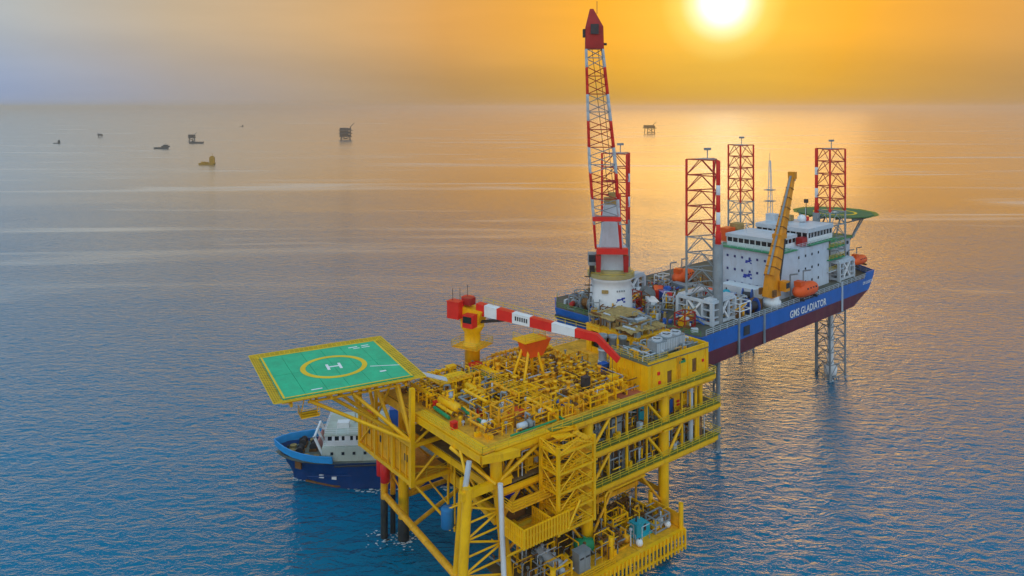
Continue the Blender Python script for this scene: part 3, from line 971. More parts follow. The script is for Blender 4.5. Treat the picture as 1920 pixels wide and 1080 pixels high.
T = PROT
tree_y, tree_o = make_valve_tree(YEL), make_valve_tree(YEL2, 2.5)
ORD = ("first", "second", "third", "fourth", "fifth", "sixth", "seventh", "eighth")
rnd = random.Random(5)
for i in range(8):
    for j in range(7):
        a, b = 17.6 + i * 1.95, 7.2 + j * 2.65
        if 19.4 < a < 24.2 and 14.8 < b < 18.6:
            continue
        if 23.8 < a < 26.0 and b < 8.5:
            continue
        k = tree_y if rnd.random() < 0.55 else tree_o
        k.put(pw(a + rnd.uniform(-0.2, 0.2), b + rnd.uniform(-0.25, 0.25), PD), T + rnd.choice((0, math.pi, math.pi / 2)) + rnd.uniform(-0.1, 0.1), "yellow valve tree, %s row from the helicopter deck side, %s from the front rail" % (ORD[i], ORD[j]), rnd.uniform(0.85, 1.2))
man_y, man_w = make_manifold(YEL), make_manifold(YEL2, 6, 6.2)
for a, b, r, k, lab in (
        (8.6, 13.0, 90, man_y, "yellow pipe manifold with valves beside the green hose on top deck"),
        (11.2, 20.5, 0, man_w, "brownish yellow pipe manifold near the foot of the striped crane"),
        (13.8, 12.8, 90, man_w, "long pipe manifold just left of the boom rest legs"),
        (14.2, 4.6, 90, man_y, "yellow pipe manifold beside the orange tarpaulin heap"),
        (20.4, 3.2, 0, man_w, "pipe manifold by the front rail of the top deck, nearest stair tower"),
        (27.6, 3.4, 0, man_y, "yellow pipe manifold by the front rail, between stair tower and deckhouse"),
        (9.0, 25.0, 0, man_y, "yellow pipe manifold at the back rail near the helicopter deck"),
        (24.5, 25.9, 0, man_w, "pipe manifold at the back rail right of the striped crane"),
        (3.4, 20.5, 90, man_y, "yellow pipe manifold on the deck corner next to helicopter deck")):
    k.put(pw(a, b, PD), T + R(r), lab)
ves_y = make_vessel(YEL, 4.4, 0.7)
for a, b, r, lab in ((4.3, 14.6, 90, "yellow horizontal vessel on top deck beside left edge plate"),
                     (10.6, 16.6, 90, "yellow horizontal vessel in the middle of the top deck's left half"),
                     (17.0, 21.6, 90, "yellow horizontal vessel standing below the crane boom"),
                     (31.0, 24.5, 0, "yellow horizontal vessel at the back rail near tan roofed module")):
    ves_y.put(pw(a, b, PD), T + R(r), lab)
ves_g = make_vessel(GREY, 3.6, 0.55)
for a, b, r, lab in ((13.0, 23.4, 0, "grey horizontal vessel at the crane pedestal foot"),
                     (14.6, 18.6, 20, "small grey vessel lying between crane and boom rest")):
    ves_g.put(pw(a, b, PD), T + R(r), lab)
pump_g, pump_b = make_pump_skid(GREY, PALE), make_pump_skid(YEL, BLUE)
for a, b, r, k, lab in ((9.4, 2.6, 0, pump_g, "grey pump skid at the near corner of the top deck"),
                        (11.8, 10.6, 30, pump_g, "grey pump skid behind the orange tarpaulin heap"),
                        (18.4, 5.6, 90, pump_b, "yellow pump skid with blue motor near front rail of top deck"),
                        (32.0, 7.5, 0, pump_b, "yellow pump skid with blue motor left of the grey stacks"),
                        (7.0, 18.4, 60, pump_g, "grey pump skid on the raised deck side near helicopter deck")):
    k.put(pw(a, b, PD), T + R(r), lab)
cab_y, cab_d = make_cabinet(YEL), make_cabinet(DARK, 1.2, 1.0, 2.9)
cab_d.put(pw(24.8, 6.4, PD), T, "tall black cabinet standing among valve trees on top deck")
cab_y.put(pw(30.2, 5.6, PD), T, "yellow cabinet standing left of the yellow deckhouse")
cab_y.put(pw(12.0, 25.8, PD), T, "yellow cabinet at the back rail behind grey vessel")
cab_b = make_cabinet(BLUE, 1.5, 1.2, 2.0)
cab_b.put(pw(33.4, 11.0, PD), T, "blue cabinet at the foot of the grey stacks")
# raised yellow service deck
rd = thing("raised_service_deck", "raised plain yellow deck on short legs left of the manifolds", "service deck", pw(9.2, 21.6, PD), T)
for i in range(2):
    slab(rd, "deck_panel", (-1.6 + 3.2 * i, 0, 1.9), (3.1, 3.6, 0.16), YEL)
for x in (-3, 0, 3):
    for y in (-1.6, 1.6):
        bar(rd, "leg", (x, y, 0), (x, y, 1.9), 0.25, YEL)
railing(rd, [(-3.1, 1.7, 2.05), (-3.1, -1.7, 2.05), (3.1, -1.7, 2.05)], RAILM, t=0.09)
# green hoses with white fittings
def hose(name, pts, r, lab, balls=()):
    t = thing(name, lab, "pipe", pw(*pts[0][:2], PD), T)
    o = Vector((pts[0][0], pts[0][1], PD))
    m = MB().path([Vector(p) - o for p in pts], r, 8)
    m.build("pipe", GREENP, t)
    for p in balls:
        c = Vector(p) - o
        MB().lathe([(0.05, -0.55), (0.4, -0.4), (0.55, 0), (0.4, 0.4), (0.05, 0.55)], 10, Matrix.Translation(c)).build("end_fitting", WHITE, t, True)
    return t
hose("green_pipe", [(5.3, 7.3, PD + 0.5), (5.8, 13.4, PD + 0.5)], 0.3, "short thick green pipe with round white fittings near left edge", [(5.25, 6.9, PD + 0.6), (6.1, 6.6, PD + 0.6)])
hose("green_pipe", [(2.6, 12.0, PD + 0.4), (2.9, 16.5, PD + 0.4)], 0.28, "thick green pipe lying beside the left edge plate nearest helicopter deck")
hose("green_pipe", [(15.6, 1.2, PD + 0.35), (15.6, 13.5, PD + 0.35), (16.2, 15.5, PD + 0.35)], 0.16, "long thin green pipe crossing the top deck from the front rail")
hose("green_pipe", [(6.2, 1.9, PD + 0.3), (14.6, 1.9, PD + 0.3)], 0.14, "thin green pipe along the front rail at the near corner")
hose("green_pipe", [(21.0, 6.0, PD + 0.3), (32.4, 5.2, PD + 0.3)], 0.14, "thin green pipe running in front of the valve trees to deckhouse")
# orange tarpaulin heap
tp = thing("tarpaulin_heap", "crumpled orange red tarpaulin over a low heap on top deck", "tarpaulin", pw(11.6, 7.6, PD), T)
hr = random.Random(3)
nx, ny = 12, 9
tv, tf = [], []
for j in range(ny):
    for i in range(nx):
        u, v = i / (nx - 1) * 2 - 1, j / (ny - 1) * 2 - 1
        e = max(0, 1 - max(abs(u), abs(v)) ** 4)
        tv.append((u * 2.2 + hr.uniform(-.1, .1), v * 1.6 + hr.uniform(-.1, .1), 0.02 + e * (0.75 + hr.uniform(-.35, .35))))
for j in range(ny - 1):
    for i in range(nx - 1):
        k = j * nx + i
        tf.append((k, k + 1, k + nx + 1, k + nx))
tv0 = len(tv)
tv += [(x, y, 0.0) for x, y, z in tv]
tf += [tuple(i + tv0 for i in reversed(f)) for f in tf[:]]
MB().add(tv, tf).build("cloth", ORANGE, tp)
MB().box((0, 0, 0.12), (4.6, 3.4, 0.2)).build("pallet", YEL2, tp)
# red deck pad
slab(plat, "red_deck_pad", (30.6, 3.0, PD + 0.04), (4.6, 2.6, 0.05), pmat("red_deck_paint", (0.42, 0.11, 0.05), 0.7, var=0.25))
# small red boxes along the left edge
def fire_box(a, b, z, lab, s=1.0):
    t = thing("fire_box", lab, "fire box", pw(a, b, z), T)
    MB().box((0, 0, 0.5 * s), (0.9 * s, 0.7 * s, 1.0 * s)).box((0, 0, 1.03 * s), (1.0 * s, 0.8 * s, 0.07)).build("cabinet", RED, t)
    MB().box((0, -0.36 * s, 0.55 * s), (0.6 * s, 0.03, 0.6 * s)).build("door", DRED, t)
fire_box(1.6, 9.2, PD, "small red fire box on left edge plate, nearest the corner")
fire_box(3.6, 17.0, PD, "small red fire box by the green pipe near helicopter deck")
fire_box(7.2, 10.6, PD, "small red fire box between green pipe and manifold")
fire_box(16.2, 24.6, PD, "red fire box at the foot of the crane pedestal", 2.0)

# ---------------------------------------------------------------- striped deck crane
CR = pw(17.4, 27.2, PD)
tip = pw(26.2, 5.2, 0)
cang = math.atan2(tip.y - CR.y, tip.x - CR.x)
crane = thing("pedestal_crane", "platform crane with red and white striped box boom on yellow pedestal", "crane", CR, cang)
MB().lathe([(1.35, 0), (1.35, 3.6), (1.7, 3.9), (1.7, 4.5), (1.4, 4.8), (1.45, 6.6), (2.1, 7.6), (2.1, 8.2)], 18).build("pedestal", YEL, crane, True)
railing(crane, [(2.6, -2.6, 4.4), (2.6, 2.6, 4.4), (-2.6, 2.6, 4.4), (-2.6, -2.6, 4.4), (2.6, -2.6, 4.4)], RAILM, t=0.1)
MB().prism([(2.6, -2.6), (2.6, 2.6), (-2.6, 2.6), (-2.6, -2.6)], 4.25, 4.4).build("service_ring", YEL2, crane)
MB().add([(-1.6, -1.3, 8.2), (1.7, -1.3, 8.2), (1.7, 1.3, 8.2), (-1.6, 1.3, 8.2), (-2.2, -1.3, 11.2), (2.6, -1.3, 10.6), (2.6, 1.3, 10.6), (-2.2, 1.3, 11.2)],
         [(3, 2, 1, 0), (4, 5, 6, 7), (0, 1, 5, 4), (1, 2, 6, 5), (2, 3, 7, 6), (3, 0, 4, 7)]).build("slewing_frame", YEL, crane)
MB().box((-2.4, -1.7, 10.6), (2.4, 1.8, 2.9)).box((-2.4, -1.7, 12.1), (2.6, 2.0, 0.12)).build("machinery_house", RED, crane)
MB().box((-2.2, 1.9, 10.9), (1.8, 1.5, 2.5)).build("counterweight", RED, crane)
MB().box((-0.6, -0.3, 12.0), (1.9, 1.6, 1.2)).build("winch", DRED, crane)
for x, y in ((-3.0, -1.7), (-1.8, -1.2), (-2.2, 1.8)):
    bar(crane, "aerial", (x, y, 12.0), (x, y, 14.2), 0.1, DARK)
# operator cab
cab = MB().box((0.9, -2.2, 9.2), (2.0, 1.6, 2.2)).build("cab", RED, crane)
MB().box((0.9, -3.02, 9.5), (1.7, 0.05, 1.1)).build("window", GLASS, cab)
blen = (Vector((tip.x, tip.y)) - Vector((CR.x, CR.y))).length
segs = [(0.075, RED), (0.11, WHITE), (0.135, RED), (0.15, WHITE), (0.18, RED), (0.185, WHITE), (0.165, RED)]
x0 = 1.2
tot = sum(s for s, _ in segs)
def bsec(x):
    t = (x - 1.2) / (blen - 1.2)
    return 10.9 - 1.6 * t, 0.98 * (1 - t) + 0.6 * t, 0.75 * (1 - t) + 0.48 * t      # centre height, half depth, half width
for s, mt in segs:
    x1 = x0 + s / tot * (blen - 1.2)
    (z0, h0, w0), (z1, h1, w1) = bsec(x0), bsec(x1)
    vs = []
    for x, z, h, w in ((x0 + 0.01, z0, h0, w0), (x1 - 0.01, z1, h1, w1)):
        vs += [(x, -w, z - h), (x, w, z - h), (x, w, z + h), (x, -w, z + h)]
    MB().add(vs, [(3, 2, 1, 0), (4, 5, 6, 7), (0, 1, 5, 4), (1, 2, 6, 5), (2, 3, 7, 6), (3, 0, 4, 7)]).build("boom_section", mt, crane)
    if s == 0.15:
        for k in range(6):     # dark lettering on the second white band, not legible
            xx = x0 + 0.7 + k * 0.42
            zz, hh, ww = bsec(xx)
            slab(crane, "boom_marking", (xx, -ww - 0.02, zz - 0.3), (0.24, 0.04, 0.7), DARK)
            slab(crane, "boom_marking", (xx, ww + 0.02, zz - 0.3), (0.24, 0.04, 0.7), DARK)
    x0 = x1
z, h, w = bsec(blen)
MB().add([(blen, -w, z - h), (blen, w, z - h), (blen, w, z + h), (blen, -w, z + h), (blen + 3.4, -0.25, z - h - 2.8), (blen + 3.4, 0.25, z - h - 2.8), (blen + 3.9, 0.25, z - h - 2.0), (blen + 3.9, -0.25, z - h - 2.0)],
         [(3, 2, 1, 0), (4, 5, 6, 7), (0, 1, 5, 4), (1, 2, 6, 5), (2, 3, 7, 6), (3, 0, 4, 7)]).build("boom_nose", RED, crane)
bar(crane, "luffing_cylinder", (1.6, 0, 8.6), (6.6, 0, bsec(6.6)[0] - bsec(6.6)[1]), 0.55, DARK)
railing(crane, [(2.0, 0.6, bsec(2)[0] + bsec(2)[1]), (blen, 0.5, z + h)], RAILM, h=0.9, t=0.08, rails=2)
bar(crane, "hook_wire", (blen + 2.6, 0, z - h - 1.5), (blen + 2.6, 0, z - 6.5), 0.07, DARK)

# ---------------------------------------------------------------- boom rest
BR = pw(21.6, 16.6, PD)
rest = thing("boom_rest", "yellow A frame boom rest carrying an orange red tapered box", "boom rest", BR, T)
for sy in (-1, 1):
    bar(rest, "leg", (-2.6, 1.6 * sy, 0), (-0.3, 0.6 * sy, 7.2), 0.5, YEL)
    bar(rest, "leg", (2.2, 1.6 * sy, 0), (0.5, 0.6 * sy, 7.2), 0.5, YEL)
bar(rest, "cross_brace", (-1.4, -1.1, 3.8), (-1.4, 1.1, 3.8), 0.3, YEL)
slab(rest, "saddle_platform", (0, 0, 7.1), (4.6, 3.4, 0.25), YEL)
box_t = [(-1.7, -1.5), (3.4, -1.5), (3.4, 1.5), (-1.7, 1.5)]
MB().add([(-0.8, -1.0, 4.3), (2.2, -1.0, 4.3), (2.2, 1.0, 4.3), (-0.8, 1.0, 4.3)] + [(x + 0.2, y, 7.05) for x, y in box_t],
         [(3, 2, 1, 0), (4, 5, 6, 7), (0, 1, 5, 4), (1, 2, 6, 5), (2, 3, 7, 6), (3, 0, 4, 7)]).build("tapered_box", ORANGE, rest)
railing(rest, [(-2.2, 1.6, 7.3), (-2.2, -1.6, 7.3), (2.2, -1.6, 7.3), (2.2, 1.6, 7.3)], RAILM, t=0.09)

# ---------------------------------------------------------------- deckhouse on the right
dh = thing("deckhouse", "yellow flat roofed deckhouse at the right end of the top deck", "deckhouse", pw(33.5, 0.9, PD), T)
DW, DDp, DH = 15.4, 8.6, 4.3
def wall_with_openings(parent, x0, x1, y, z0, z1, opens, mat, th=0.25, along='x'):
    """wall pieces between openings; opens = list of (c, w, zlo, zhi)"""
    opens = sorted(opens)
    cur = x0
    def piece(a0, a1, zz0, zz1):
        if a1 - a0 < 0.02 or zz1 - zz0 < 0.02:
            return
        c, L = (a0 + a1) / 2, a1 - a0
        if along == 'x':
            slab(parent, "wall_panel", (c, y, zz0), (L, th, zz1 - zz0), mat)
        else:
            slab(parent, "wall_panel", (y, c, zz0), (th, L, zz1 - zz0), mat)
    for c, w, zl, zh in opens:
        piece(cur, c - w / 2, z0, z1)
        piece(c - w / 2, c + w / 2, z0, zl)
        piece(c - w / 2, c + w / 2, zh, z1)
        cur = c + w / 2
    piece(cur, x1, z0, z1)
wall_with_openings(dh, 0, DW, 0.2, 0, DH, [(5.2, 1.2, 0.15, 2.5), (11.6, 1.2, 0.9, 3.2)], YEL)
wall_with_openings(dh, 0.13, DDp, 0.12, 0, DH, [], YEL, along='y')
wall_with_openings(dh, 0.13, DDp, DW - 0.12, 0, DH, [], YEL, along='y')
wall_with_openings(dh, 0, DW, DDp, 0, DH, [], YEL)
slab(dh, "door", (5.2, 0.26, 0.15), (1.2, 0.1, 2.35), RUSTY)
slab(dh, "door", (11.6, 0.26, 0.9), (1.2, 0.1, 2.3), RUSTY)
slab(dh, "roof", (DW / 2, DDp / 2 + 0.1, DH), (DW + 0.3, DDp + 0.2, 0.2), pmat("roof_grey_green", (0.17, 0.17, 0.10), 0.8, var=0.35, grime=0.5))
slab(dh, "parapet", (DW / 2 + 2.5, 0.15, DH + 0.2), (DW - 5, 0.22, 0.7), YEL)
slab(dh, "parapet", (2.5, 0.15, DH + 0.2), (4.8, 0.22, 0.25), YEL)
slab(dh, "parapet", (DW - 0.1, DDp / 2 + 0.3, DH + 0.2), (0.22, DDp - 0.4, 0.7), YEL)
slab(dh, "corner_trim", (0.02, 0.06, 0), (0.5, 0.4, DH), YEL)
for x, z, s in ((2.4, 2.4, 0.5), (2.6, 0.9, 0.5), (13.8, 2.2, 0.45)):
    slab(dh, "alarm_box", (x, 0.0, z), (s, 0.2, s), RED)
slab(dh, "nameplate", (8.4, 0.04, 3.1), (1.6, 0.06, 0.4), GREENP)
slab(dh, "wall_lamp", (8.4, -0.15, 3.7), (0.5, 0.3, 0.2), DARK)
# grey cooling units on its roof
def make_cooler():
    t = thing("cooling_unit", "", "cooling unit")
    MB().box((0, 0, 1.3), (2.4, 2.2, 2.2)).build("casing", GREY, t)
    for x in (-0.9, 0.9):
        for y in (-0.8, 0.8):
            MB().box((x, y, 0.1), (0.2, 0.2, 0.2)).build("foot", DARK, t)
    for k in range(6):
        MB().box((-1.0 + 0.4 * k, -1.13, 1.3), (0.24, 0.06, 1.8)).build("louvre", PALE, t)
    MB().lathe([(0.9, 2.4), (0.9, 2.75), (0.75, 2.75), (0.75, 2.5)], 16).build("fan_ring", PALE, t)
    MB().tube((0, 0, 2.4), (0, 0, 2.62), 0.2).build("fan_hub", DARK, t)
    for k in range(4):
        a = k * math.pi / 2
        MB().box((0.42 * math.cos(a), 0.42 * math.sin(a), 2.58), (0.6, 0.22, 0.03), a).build("fan_blade", DARK, t)
    return Kind(t)
cool = make_cooler()
for k, lab in enumerate(("grey cooling unit on deckhouse roof, leftmost of three", "grey cooling unit on deckhouse roof, middle of three", "grey cooling unit on deckhouse roof, rightmost of three")):
    cool.put(pw(38.6 + 2.75 * k, 3.6 + 0.3 * k, PD + DH + 0.2), T + R(2 * k - 2), lab, 1.0 + 0.08 * (k % 2))
# ---------------------------------------------------------------- module with tan covers behind
md = thing("process_module", "tall yellow module topped with sagging tan covers behind the deckhouse", "module", pw(40.6, 10.2, PD), T)
MW, MDp, MH = 8.8, 12.4, 4.9
wall_with_openings(md, 0, MW, 0.1, 0, MH, [(2.4, 2.4, 1.8, 4.4), (6.2, 2.8, 1.6, 4.4)], YEL2)
wall_with_openings(md, 0.25, MDp, 0.1, 0, MH, [(2.6, 2.8, 0.6, 4.3), (6.4, 3.2, 0.6, 4.3), (10.3, 2.6, 1.0, 4.0)], YEL, along='y')
wall_with_openings(md, 0.25, MDp, MW - 0.1, 0, MH, [], YEL, along='y')
wall_with_openings(md, 0, MW, MDp, 0, MH, [], YEL)
slab(md, "opening_screen", (2.4, 0.9, 1.4), (2.6, 0.1, 3.2), pmat("burnt_orange", (0.45, 0.17, 0.02), 0.7, var=0.3))
slab(md, "opening_screen", (6.2, 1.4, 1.4), (3.0, 0.1, 3.2), DARK)
for k, (y, mt) in enumerate(((2.6, GREY), (6.4, RUSTY), (10.3, DARK))):
    slab(md, "inner_machine", (1.6, y, 0.1), (1.4, 2.2, 3.6), mt)
    bar(md, "inner_pipe", (0.6, y - 0.7, 0.2), (0.6, y - 0.7, 4.6), 0.3, PALE)
    bar(md, "inner_pipe", (0.5, y - 1.2, 2.4), (0.5, y + 1.2, 2.4), 0.24, YEL)
slab(md, "roof", (MW / 2, MDp / 2, MH), (MW + 0.4, MDp + 0.3, 0.2), YEL2)
def sag_sheet(parent, x0, x1, y0, y1, z, mat, seed):
    g = random.Random(seed)
    nx, ny = 16, 9
    vs, fs = [], []
    for j in range(ny):
        for i in range(nx):
            u, v = i / (nx - 1), j / (ny - 1)
            zz = z + 0.22 * abs(math.sin(u * math.pi * 4.0)) - 0.25 * (2 * v - 1) ** 2 + g.uniform(-0.12, 0.12)
            vs.append((x0 + (x1 - x0) * u, y0 + (y1 - y0) * v + g.uniform(-.08, .08), zz))
    for j in range(ny - 1):
        for i in range(nx - 1):
            k = j * nx + i
            fs.append((k, k + 1, k + nx + 1, k + nx))
    n0 = len(vs)
    vs += [(x, y, zz - 0.08) for x, y, zz in vs]
    fs += [tuple(i + n0 for i in reversed(f)) for f in fs[:]]
    edge = [i for i in range(nx)] + [nx * (j + 1) - 1 for j in range(1, ny)] + [nx * ny - 1 - i for i in range(1, nx)] + [nx * (ny - 1 - j) for j in range(1, ny)]
    for a_, b_ in zip(edge[:-1], edge[1:]):
        fs.append((b_, a_, a_ + n0, b_ + n0))
    MB().add(vs, fs).build("tan_cover", mat, parent)
sag_sheet(md, -0.8, 4.6, 0.2, 4.6, MH + 1.3, TAN, 1)
sag_sheet(md, 0.2, 9.4, 6.2, 12.4, MH + 2.0, TAN, 2)
sag_sheet(md, 5.2, 9.4, 0.6, 4.6, MH + 0.8, TAN, 4)
for x in (0.3, 4.2, 8.6):
    for y, zz in ((0.6, 1.0), (4.2, 1.0), (6.6, 1.7), (12.0, 1.7)):
        bar(md, "cover_post", (x, y, MH + 0.1), (x, y, MH + zz - 0.1), 0.2, GREY)
# grey exhaust stacks
def make_stack():
    t = thing("exhaust_stack", "", "exhaust stack")
    MB().lathe([(0.9, 0), (0.9, 0.3), (0.7, 0.35), (0.7, 6.0), (0.85, 6.05), (0.85, 6.6), (0.6, 6.6), (0.6, 6.1)], 14).build("stack_pipe", GREY, t, True)
    for z in (1.8, 3.8):
        MB().lathe([(0.72, z), (0.82, z + 0.05), (0.82, z + 0.25), (0.72, z + 0.3)], 14).build("band", PALE, t)
    return Kind(t)
stk = make_stack()
for k, lab in enumerate(("tall grey exhaust stack left of the deckhouse, nearest the valve trees", "tall grey exhaust stack, middle one of three beside the yellow module", "tall grey exhaust stack touching the yellow module's left wall")):
    stk.put(pw(34.4 + 1.75 * k, 12.2 - 0.7 * k, PD), T, lab, 1.0 - 0.05 * k)

# ---------------------------------------------------------------- things on the lower decks
ves_o, ves_p = make_vessel(YEL2, 5.0, 0.95), make_vessel(PALE, 4.2, 0.8)
tow_y, tow_g = make_tower_vessel(YEL2, 3.6), make_tower_vessel(GREY, 3.8, 0.85)
man_r, pump_r = make_manifold(RUSTY, 5, 5.0), make_pump_skid(YEL2, RUSTY)
cab_g, cab_t = make_cabinet(GREY, 2.2, 1.4, 2.6), make_cabinet(TEAL, 2.4, 1.4, 2.4)
def low(level, items):
    for a, b, r, k, lab in items:
        k.put(pw(a, b, level + 0.02), T + R(r), lab)
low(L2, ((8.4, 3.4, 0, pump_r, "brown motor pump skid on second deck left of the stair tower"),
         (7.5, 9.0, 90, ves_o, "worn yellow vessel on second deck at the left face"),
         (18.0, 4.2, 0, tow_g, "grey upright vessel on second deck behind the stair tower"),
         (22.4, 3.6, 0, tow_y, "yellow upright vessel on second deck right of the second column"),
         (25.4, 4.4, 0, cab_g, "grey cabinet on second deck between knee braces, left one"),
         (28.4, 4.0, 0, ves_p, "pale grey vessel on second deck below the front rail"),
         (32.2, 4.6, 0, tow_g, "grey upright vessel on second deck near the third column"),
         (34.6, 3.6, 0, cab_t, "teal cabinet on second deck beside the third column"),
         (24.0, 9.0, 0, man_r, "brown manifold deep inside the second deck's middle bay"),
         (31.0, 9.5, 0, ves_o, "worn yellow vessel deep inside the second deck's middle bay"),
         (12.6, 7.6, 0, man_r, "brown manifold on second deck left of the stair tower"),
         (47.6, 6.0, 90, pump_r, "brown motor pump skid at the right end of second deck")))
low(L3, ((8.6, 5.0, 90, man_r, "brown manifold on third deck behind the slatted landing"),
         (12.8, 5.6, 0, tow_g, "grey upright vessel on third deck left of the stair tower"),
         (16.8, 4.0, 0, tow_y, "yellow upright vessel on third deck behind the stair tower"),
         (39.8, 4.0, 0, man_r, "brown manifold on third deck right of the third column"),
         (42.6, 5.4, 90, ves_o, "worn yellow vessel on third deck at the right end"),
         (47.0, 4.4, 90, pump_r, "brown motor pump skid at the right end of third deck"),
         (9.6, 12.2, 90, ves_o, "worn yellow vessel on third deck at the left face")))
def drum(name, lab, a, b, z, mat, r=0.9, h=2.0, lying=True, rot=0):
    t = thing(name, lab, "tank", pw(a, b, z), T + R(rot))
    if lying:
        M = Matrix.Translation((0, 0, r + 0.25)) @ roty(math.pi / 2)
        MB().lathe([(0.05, -h / 2 - r * 0.35), (r * 0.8, -h / 2 - r * 0.2), (r, -h / 2), (r, h / 2), (r * 0.8, h / 2 + r * 0.2), (0.05, h / 2 + r * 0.35)], 14, M).build("shell", mat, t, True)
        for x in (-h * 0.3, h * 0.3):
            MB().box((x, 0, 0.25), (0.25, r * 1.4, 0.5)).build("saddle", DARK, t)
        MB().tube((0, 0, 2 * r + 0.2), (0, 0, 2 * r + 0.5), 0.2).build("filler_cap", mat, t)
    else:
        MB().lathe([(r, 0), (r, h), (r * 0.9, h + 0.1), (0.2, h + 0.15)], 14).build("shell", mat, t, True)
        MB().tube((0, 0, h + 0.1), (0, 0, h + 0.4), 0.15).build("filler_cap", DARK, t)
drum("storage_tank", "dark blue tank on second deck left of the stair tower", 6.6, 2.2, L3 + 2.0, pmat("royal_blue", (0.01, 0.03, 0.42), 0.4), 1.0, 1.4, rot=20)
slab(plat, "tank_stand", (6.6, 2.2, L3), (3.0, 2.4, 2.0), RUSTY)
drum("storage_tank", "blue tank lying on the brown cellar deck below the loop pipe", 26.0, 4.6, 9.05, pmat("mid_blue", (0.03, 0.17, 0.50), 0.45), 0.9, 1.8)
drum("storage_tank", "green tank lying on the sea deck below the stair tower", 18.4, 0.0, LC, GREENP, 0.9, 2.4, rot=-30)
cg = thing("generator_set", "turquoise generator set on the sea deck near the fender posts", "generator", pw(28.4, -1.8, LC), T)
MB().box((0, 0, 0.15), (3.6, 1.9, 0.3)).build("base_frame", TEAL, cg)
MB().box((-0.4, 0, 1.2), (2.2, 1.5, 1.8)).box((-0.4, 0, 2.13), (2.3, 1.6, 0.08)).build("engine_cover", TEAL, cg)
MB().box((1.2, 0, 0.9), (0.8, 1.3, 1.2)).build("alternator", TEAL, cg)
MB().tube((-0.8, 0, 2.1), (-0.8, 0, 3.0), 0.14).build("exhaust_pipe", DARK, cg)
for x in (-1.1, -0.4, 0.3):
    MB().box((x, -0.77, 1.3), (0.5, 0.04, 1.0)).build("side_panel", DARK if x > 0 else TEAL, cg)
low(LC, ((24.0, -2.2, 0, pump_r, "brown motor pump skid on sea deck left of the turquoise generator"),
         (31.6, 0.6, 90, pump_r, "brown motor pump skid on sea deck right of the turquoise generator"),
         (22.0, 2.6, 0, man_r, "brown manifold on sea deck under the loop pipe"),
         (29.6, 3.6, 0, man_r, "brown manifold on sea deck behind the turquoise generator"),
         (15.4, -2.6, 0, cab_g, "grey cabinet on sea deck below the slatted landing"),
         (12.0, 0.4, 90, ves_p, "pale grey vessel on sea deck at the near left end")))
low(9.05, ((14.0, 6.0, 0, ves_o, "worn yellow vessel on the brown cellar deck, left end"),
           (20.4, 6.6, 0, man_r, "brown manifold on the brown cellar deck, middle"),
           (30.6, 6.0, 0, tow_y, "yellow upright vessel on the brown cellar deck, right end"),
           (28.6, 9.4, 0, ves_o, "worn yellow vessel at the back of the brown cellar deck")))
for k, (a, b) in enumerate(((33.2, -3.2), (26.0, -3.9))):
    fl = thing("mooring_buoy", ("white buoy on the sea deck beside the right end post", "white buoy on the sea deck left of the turquoise generator")[k], "buoy", pw(a, b, LC), T)
    MB().lathe([(0.1, 0), (0.42, 0.12), (0.55, 0.5), (0.42, 0.88), (0.1, 1.0)], 12).build("float_body", WHITE, fl, True)
    MB().tube((0, 0, 0.98), (0, 0, 1.15), 0.1).build("lifting_eye", DARK, fl)
# small yellow cabin with blue door between the decks on the right
cb = thing("workshop_cabin", "yellow cabin with blue door under the deckhouse at right end", "cabin", pw(39.4, 2.0, L2), T)
MB().box((2.7, 2.2, 1.9), (5.4, 4.2, 3.8)).box((2.7, 2.2, 3.85), (5.6, 4.4, 0.12)).build("wall", YEL, cb)
slab(cb, "door", (1.1, 0.06, 0.1), (1.0, 0.12, 2.3), BLUE)
slab(cb, "alarm_box", (2.7, 0.05, 0.9), (0.6, 0.2, 0.9), RED)
slab(cb, "vent_grille", (4.2, 0.06, 2.6), (0.9, 0.1, 0.5), DARK)
# red and blue pieces hanging under the left walk
rb = thing("rescue_basket", "red folded rescue basket hanging below the yellow left walkway", "rescue basket", pw(0.2, 27.0, 9.6), T)
MB().lathe([(0.3, 0), (0.75, 0.2), (0.8, 2.8), (0.4, 3.3)], 10).build("canister", RED, rb, True)
MB().lathe([(0.3, 0.4), (0.75, 0.6), (0.8, 3.1), (0.4, 3.6)], 10, Matrix.Translation((0.2, 1.7, 0))).build("canister", RED, rb, True)
bar(rb, "hanger", (0.1, 0.8, 3.0), (0.1, 0.8, 4.3), 0.2, DARK)
bt = thing("waste_drum", "blue drum hung beside the front jacket leg below the left face", "drum", pw(-2.2, 5.0, 13.2), T)
MB().lathe([(0.85, 0), (0.9, 0.1), (0.9, 2.5), (0.85, 2.6)], 12).build("shell", pmat("drum_blue", (0.02, 0.16, 0.36), 0.5), bt, True)
bar(bt, "bracket", (0, 0, 2.4), (1.6, -1.6, 3.4), 0.25, YEL)

